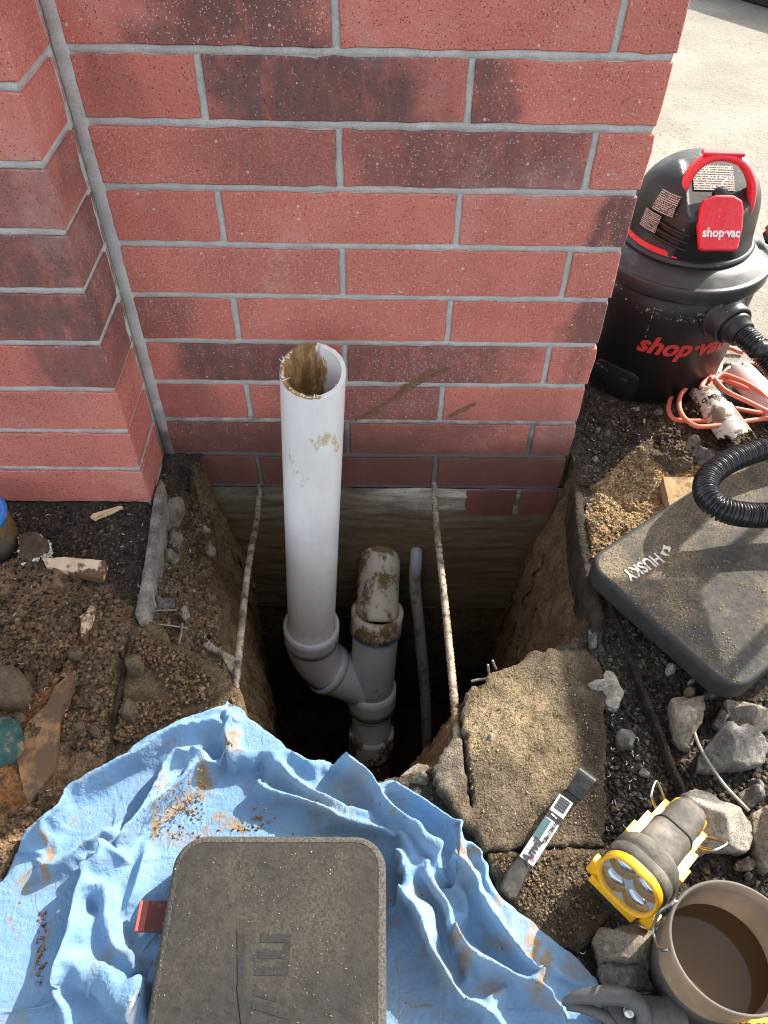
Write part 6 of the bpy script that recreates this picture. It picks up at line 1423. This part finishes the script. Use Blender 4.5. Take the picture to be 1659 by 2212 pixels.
for i, (pp, h, m, lb) in enumerate([([(832, 1250), (845, 1215), (890, 1198), (930, 1205), (948, 1240), (930, 1290), (880, 1305), (845, 1290)], .034, M_COBBLE, 'round muddy cobble on the left slab next to the joint strip'),
                                    ([(805, 1570), (825, 1520), (880, 1508), (905, 1530), (900, 1580), (870, 1620), (820, 1615)], .034, M_COBBLE, 'egg shaped muddy cobble on the left slab nearer the blue cloth'),
                                    ([(-120, 1360), (-20, 1300), (60, 1302), (150, 1320), (198, 1390), (190, 1470), (120, 1530), (20, 1535), (-80, 1500)], .055, M_COBBLE, 'big round muddy boulder at the left edge'),
                                    ([(95, 1600), (125, 1580), (170, 1600), (172, 1640), (130, 1665), (98, 1650)], .026, M_COBBLE, 'muddy lump next to the teal glove'), ([(480, 1700), (500, 1650), (560, 1650), (560, 1720), (520, 1715)], .024, M_COBBLE, 'muddy lump low in the soil heap, left of the flat triangular one'),
                                    ([(580, 1690), (630, 1660), (670, 1700), (665, 1755), (620, 1740)], .022, M_COBBLE, 'flat triangular muddy stone in the soil heap'), ([(450, 1080 + 120), (500, 1170), (560, 1190), (540, 1250), (470, 1240)], .026, M_COBBLE, 'buried dark cobble between the two board pieces'),
                                    ([(605, 965), (630, 905), (665, 912), (662, 940), (640, 950)], .016, M_STONEL, 'pale lump beside the narrow board edge')]):
    chunk(lb, Z6(pp), h, 660 + i, m, name='cobble' if m is M_COBBLE else 'rock', cat='stone', steep=.25, amp=.0012, base=.006, fine_=.0016)
for i, (pp, h, m, lb, bz_) in enumerate([([(1070, 150), (1100, 130), (1180, 140), (1220, 180), (1190, 250), (1150, 300), (1090, 320), (1060, 260)], .045, M_STONE, 'grey concrete lump below the pilaster corner, topmost in the gully left of the pit', -.05),
                                        ([(1105, 395), (1160, 360), (1205, 375), (1190, 430), (1140, 455), (1110, 430)], .030, M_STONE, 'grey lump second from the top in the gully left of the pit', -.05),
                                        ([(1020, 420), (1060, 405), (1085, 440), (1040, 455)], .022, M_STONE, 'small grey lump against the cut slab edge', -.04), ([(1030, 540), (1080, 500), (1130, 480), (1195, 530), (1150, 552), (1080, 545)], .022, M_STONE, 'thin flat grey chip in the gully left of the pit', -.045),
                                        ([(970, 840), (1000, 800), (1060, 795), (1140, 810), (1150, 850), (1080, 870), (990, 862)], .034, M_STONED, 'broad dark grey lump at the lower end of the cut slab edge', -.045), ([(1180, 905), (1200, 875), (1245, 870), (1250, 920), (1215, 950)], .024, M_STONE, 'grey lump touching the end of the upper wire', -.045),
                                        ([(975, 705), (1005, 700), (1025, 740), (985, 755)], .018, M_STONE, 'small lump halfway along the cut slab edge', -.04), ([(1345, 340), (1395, 345), (1390, 360), (1350, 355)], .014, M_STONEL, 'flat pale chip high on the left pit wall', -.07),
                                        ([(1350, 470), (1390, 440), (1425, 470), (1420, 505), (1370, 505)], .022, M_STONE, 'round grey brown lump near the left rebar', -.075), ([(1340, 1120), (1380, 1090), (1440, 1130), (1560, 1200), (1560, 1330), (1530, 1300), (1460, 1190)], .030, M_STONE, 'broken grey edge of the left slab beside the left rebar', -.02)]):
    chunk(lb, Z6(pp), h, 680 + i, m, base=bz_, cell=.0022)
chunk('pale crumbly lumps at the broken slab tip beside the blue cloth', [(866, 1672), (885, 1655), (905, 1645), (930, 1650), (948, 1665), (950, 1690), (930, 1715), (905, 1705), (885, 1690)], .035, 701, M_STONE, base=-.03)
chunk('little white lump on the sunlit part of the slab', [(1246 - 194, 1590), (1060, 1583), (1068, 1590), (1062, 1600), (1052, 1600)], .010, 703, M_STONEL, base=.004, cell=.0018)
chunk('grey lump in the dark rubble at the pad corner, right of the pit rim', [(1272, 1358), (1284, 1350), (1292, 1370), (1290, 1395), (1276, 1398)], .030, 704, M_STONED)
chunk('dark jagged lump on the slab between the pale lump and the pry bar', Z8([(50, 900), (80, 850), (130, 830), (165, 900), (210, 950), (150, 970), (80, 950)]), .014, 705, M_STONED)

# ------------------------------------------------------------------ loose soil crumbs, gravel, shavings: uncountable
def scatter(name, label, cat, polyD, N, s0, s1, cols, seed, mat, zf=None, sub=1, z=0.0, squash=.7, clump=0.0, world=False):
    r = np.random.default_rng(seed); poly = np.array(polyD) if world else ats(polyD, z); a, b_ = poly.min(0), poly.max(0); P = r.uniform(a, b_, (N * 6, 2)); P = P[inside(P, poly)]
    if clump: P = P[fbm(P[:, 0] * clump, P[:, 1] * clump, 0, seed, 3) > r.uniform(-.3, .35, len(P))]
    P = P[~inside(P, PITR * 1.0)] if zf is None else P; P = P[:N]; N = len(P); zz = (zf or hground)(P)
    v0, f0 = ICO[sub]; f0 = np.array(f0); s = s0 + (s1 - s0) * r.random(N) ** 3.2
    V = v0[None] * (1 + .28 * r.normal(size=(N, len(v0), 1))) * (s[:, None, None] / 2) * np.stack([r.uniform(.7, 1.2, N), r.uniform(.7, 1.2, N), np.full(N, squash)], 1)[:, None]
    th_ = r.uniform(0, 2 * pi, N); c_, s_ = np.cos(th_), np.sin(th_); V = np.stack([V[..., 0] * c_[:, None] - V[..., 1] * s_[:, None], V[..., 0] * s_[:, None] + V[..., 1] * c_[:, None], V[..., 2]], -1)
    V += np.column_stack([P, zz + s * .12])[:, None]; F = (f0[None] + (np.arange(N) * len(v0))[:, None, None]).reshape(-1, 3); V = V.reshape(-1, 3)
    me = mesh(name, V, F, mat, False); cc = np.array(cols)[r.integers(0, len(cols), N)] * r.uniform(.7, 1.3, (N, 1)); setcol(me, np.repeat(cc, len(v0), 0)); o = put(name, me, kind='stuff'); return tag(o, label, cat)
BR = [(.18, .115, .065), (.14, .09, .052), (.23, .155, .09)]; DK = [(.04, .035, .03), (.025, .022, .02), (.09, .08, .07), (.13, .1, .07)]
scatter('soil_crumbs', 'loose brown soil clods heaped on the left of the pit', 'soil', LM, 12000, .0012, .0095, BR, 801, M_CLOD, clump=18)
scatter('soil_crumbs', 'small dark crumbs on the ground below the pilaster', 'soil', [(0, 1090), (320, 1090), (300, 1320), (240, 1640), (-50, 1640)], 5200, .0012, .007, DK + BR[:1], 802, M_CLOD)
scatter('gully_crumbs', 'earth and grit in the gully beside the cut slab edge', 'soil', STRIPZ, 4200, .0013, .010, BR + [(.2, .18, .15)], 803, M_CLOD)
scatter('soil_crumbs', 'dark grit around the vacuum and the end of the wall', 'soil', [(1245, 1060), (1268, 850), (1420, 885), (1659, 850), (1900, 1000), (1659, 1050), (1500, 1000), (1385, 950), (1300, 1040)], 7000, .0012, .008, DK + [(.15, .11, .07)], 804, M_CLOD)
scatter('sand_crumbs', 'sunlit tan sand between the pit and the grey pad', 'sand', TAN, 6500, .0011, .006, [(.36, .25, .13), (.42, .30, .17), (.24, .16, .09)], 805, M_CLOD)
scatter('black_gravel', 'black gravel and rubble grit right of the slab', 'gravel', [(1290, 1400), (1330, 1290), (1600, 1500), (1800, 1500), (1800, 2000), (1480, 1900), (1300, 1830)], 12000, .0012, .0085, DK + [(.05, .045, .04)], 806, M_CLOD)
zs_ = lambda P: np.full(len(P), .0075)
scatter('slab_grit', 'tan grit scattered over the broken right slab', 'grit', [(1010, 1520), (1060, 1460), (1240, 1430), (1290, 1600), (1290, 1810), (1060, 1820), (1015, 1700)], 3000, .0006, .0024, [(.33, .24, .14), (.2, .15, .1), (.42, .33, .22)], 807, M_CLOD, zs_)
scatter('slab_grit', 'dark grit scattered over the lower slab by the pry bar', 'grit', [(1060, 1850), (1300, 1840), (1320, 1950), (1220, 2040), (1120, 1960)], 1900, .0008, .0042, [(.16, .115, .07), (.10, .08, .055), (.22, .155, .09)], 808, M_CLOD, lambda P: np.full(len(P), .0055))
scatter('slab_grit', 'brown crumbs over the left slab above the blue cloth', 'grit', [(300, 1360), (370, 1400), (500, 1490), (515, 1530), (300, 1620), (250, 1600)], 2600, .0010, .007, BR, 809, M_CLOD, lambda P: np.full(len(P), .006), clump=25)
scatter('pad_dust', 'tan sand grains on the grey kneeling pad', 'sand', [(1310, 1250), (1420, 1180), (1659, 1230), (1659, 1430), (1590, 1480), (1480, 1410)], 1800, .0007, .0018, [(.42, .3, .15), (.5, .38, .22)], 810, M_CLOD, lambda P: np.full(len(P), .0545), z=.054, clump=20)
scatter('pad_dust', 'sand grains on the large black kneeling pad', 'sand', [(345, 1850), (820, 1830), (826, 2212), (325, 2212)], 260, .0005, .0013, [(.5, .4, .25), (.6, .52, .4)], 811, M_CLOD, lambda P: np.full(len(P), .0533), z=.053, clump=14)
scatter('cloth_crumbs', 'brown crumbs fallen on the blue cloth above the pad', 'soil', [(330, 1730), (420, 1660), (600, 1760), (560, 1790), (400, 1810), (340, 1800)], 420, .0008, .0042, [(.36, .22, .1), (.25, .15, .07)], 812, M_CLOD, lambda P: hcloth(P) + .0005, z=.015, clump=22)
scatter('cloth_crumbs', 'trail of brown crumbs on the left part of the blue cloth', 'soil', [(75, 1960), (95, 1965), (85, 2130), (68, 2120)], 160, .0008, .0032, [(.36, .2, .1), (.2, .1, .06)], 813, M_CLOD, lambda P: hcloth(P) + .0005, z=.015)
def shavings(label, polyD, N, seed, z0=.004, name='plastic_shavings'):
    r = np.random.default_rng(seed); poly = ats(polyD); a, c = poly.min(0), poly.max(0); P = r.uniform(a, c, (N * 8, 2)); P = P[inside(P, poly)][:N]; P = P[~inside(P, PITR)]; b = Bag()
    for p in P:
        L_ = r.uniform(.002, .0075); th_ = r.uniform(0, 2 * pi); k = r.uniform(-2.5, 2.5); n = 6; q = [np.array([p[0], p[1], z0 + float(hground(p[None])[0]) * .8 + r.uniform(.001, .004)])]
        for i in range(n): th_ += k / n; q.append(q[-1] + np.array([cos(th_), sin(th_), r.normal() * .3]) * L_ / n)
        b.add(*tube(np.array(q), .00042, 4, False))
    return tag(put(name, b.mesh(name, M_WHITE), kind='stuff'), label, 'shavings')
shavings('thin white plastic shavings sprinkled over the dark slab and soil on the right', [(1040, 1700), (1240, 1650), (1320, 1500), (1440, 1700), (1430, 1850), (1300, 1860), (1280, 2080), (1200, 2000), (1060, 1850)], 105, 821, .008)
shavings('thin white plastic shavings sprinkled over the soil on the left', [(0, 1110), (330, 1110), (560, 1100), (480, 1450), (250, 1620), (60, 1780), (0, 1700)], 70, 822)
shavings('thin white plastic shavings on the ground near the vacuum', [(1260, 900), (1450, 900), (1500, 1000), (1400, 1200), (1270, 1100)], 40, 823)

# ------------------------------------------------------------------ true size: the survey above was drawn at three quarters
K_ = 4 / 3
for o in list(S.objects):
    if o.parent is None:
        o.location = o.location * K_
        if o.type not in ('CAMERA', 'LIGHT'): o.scale = (K_, K_, K_)
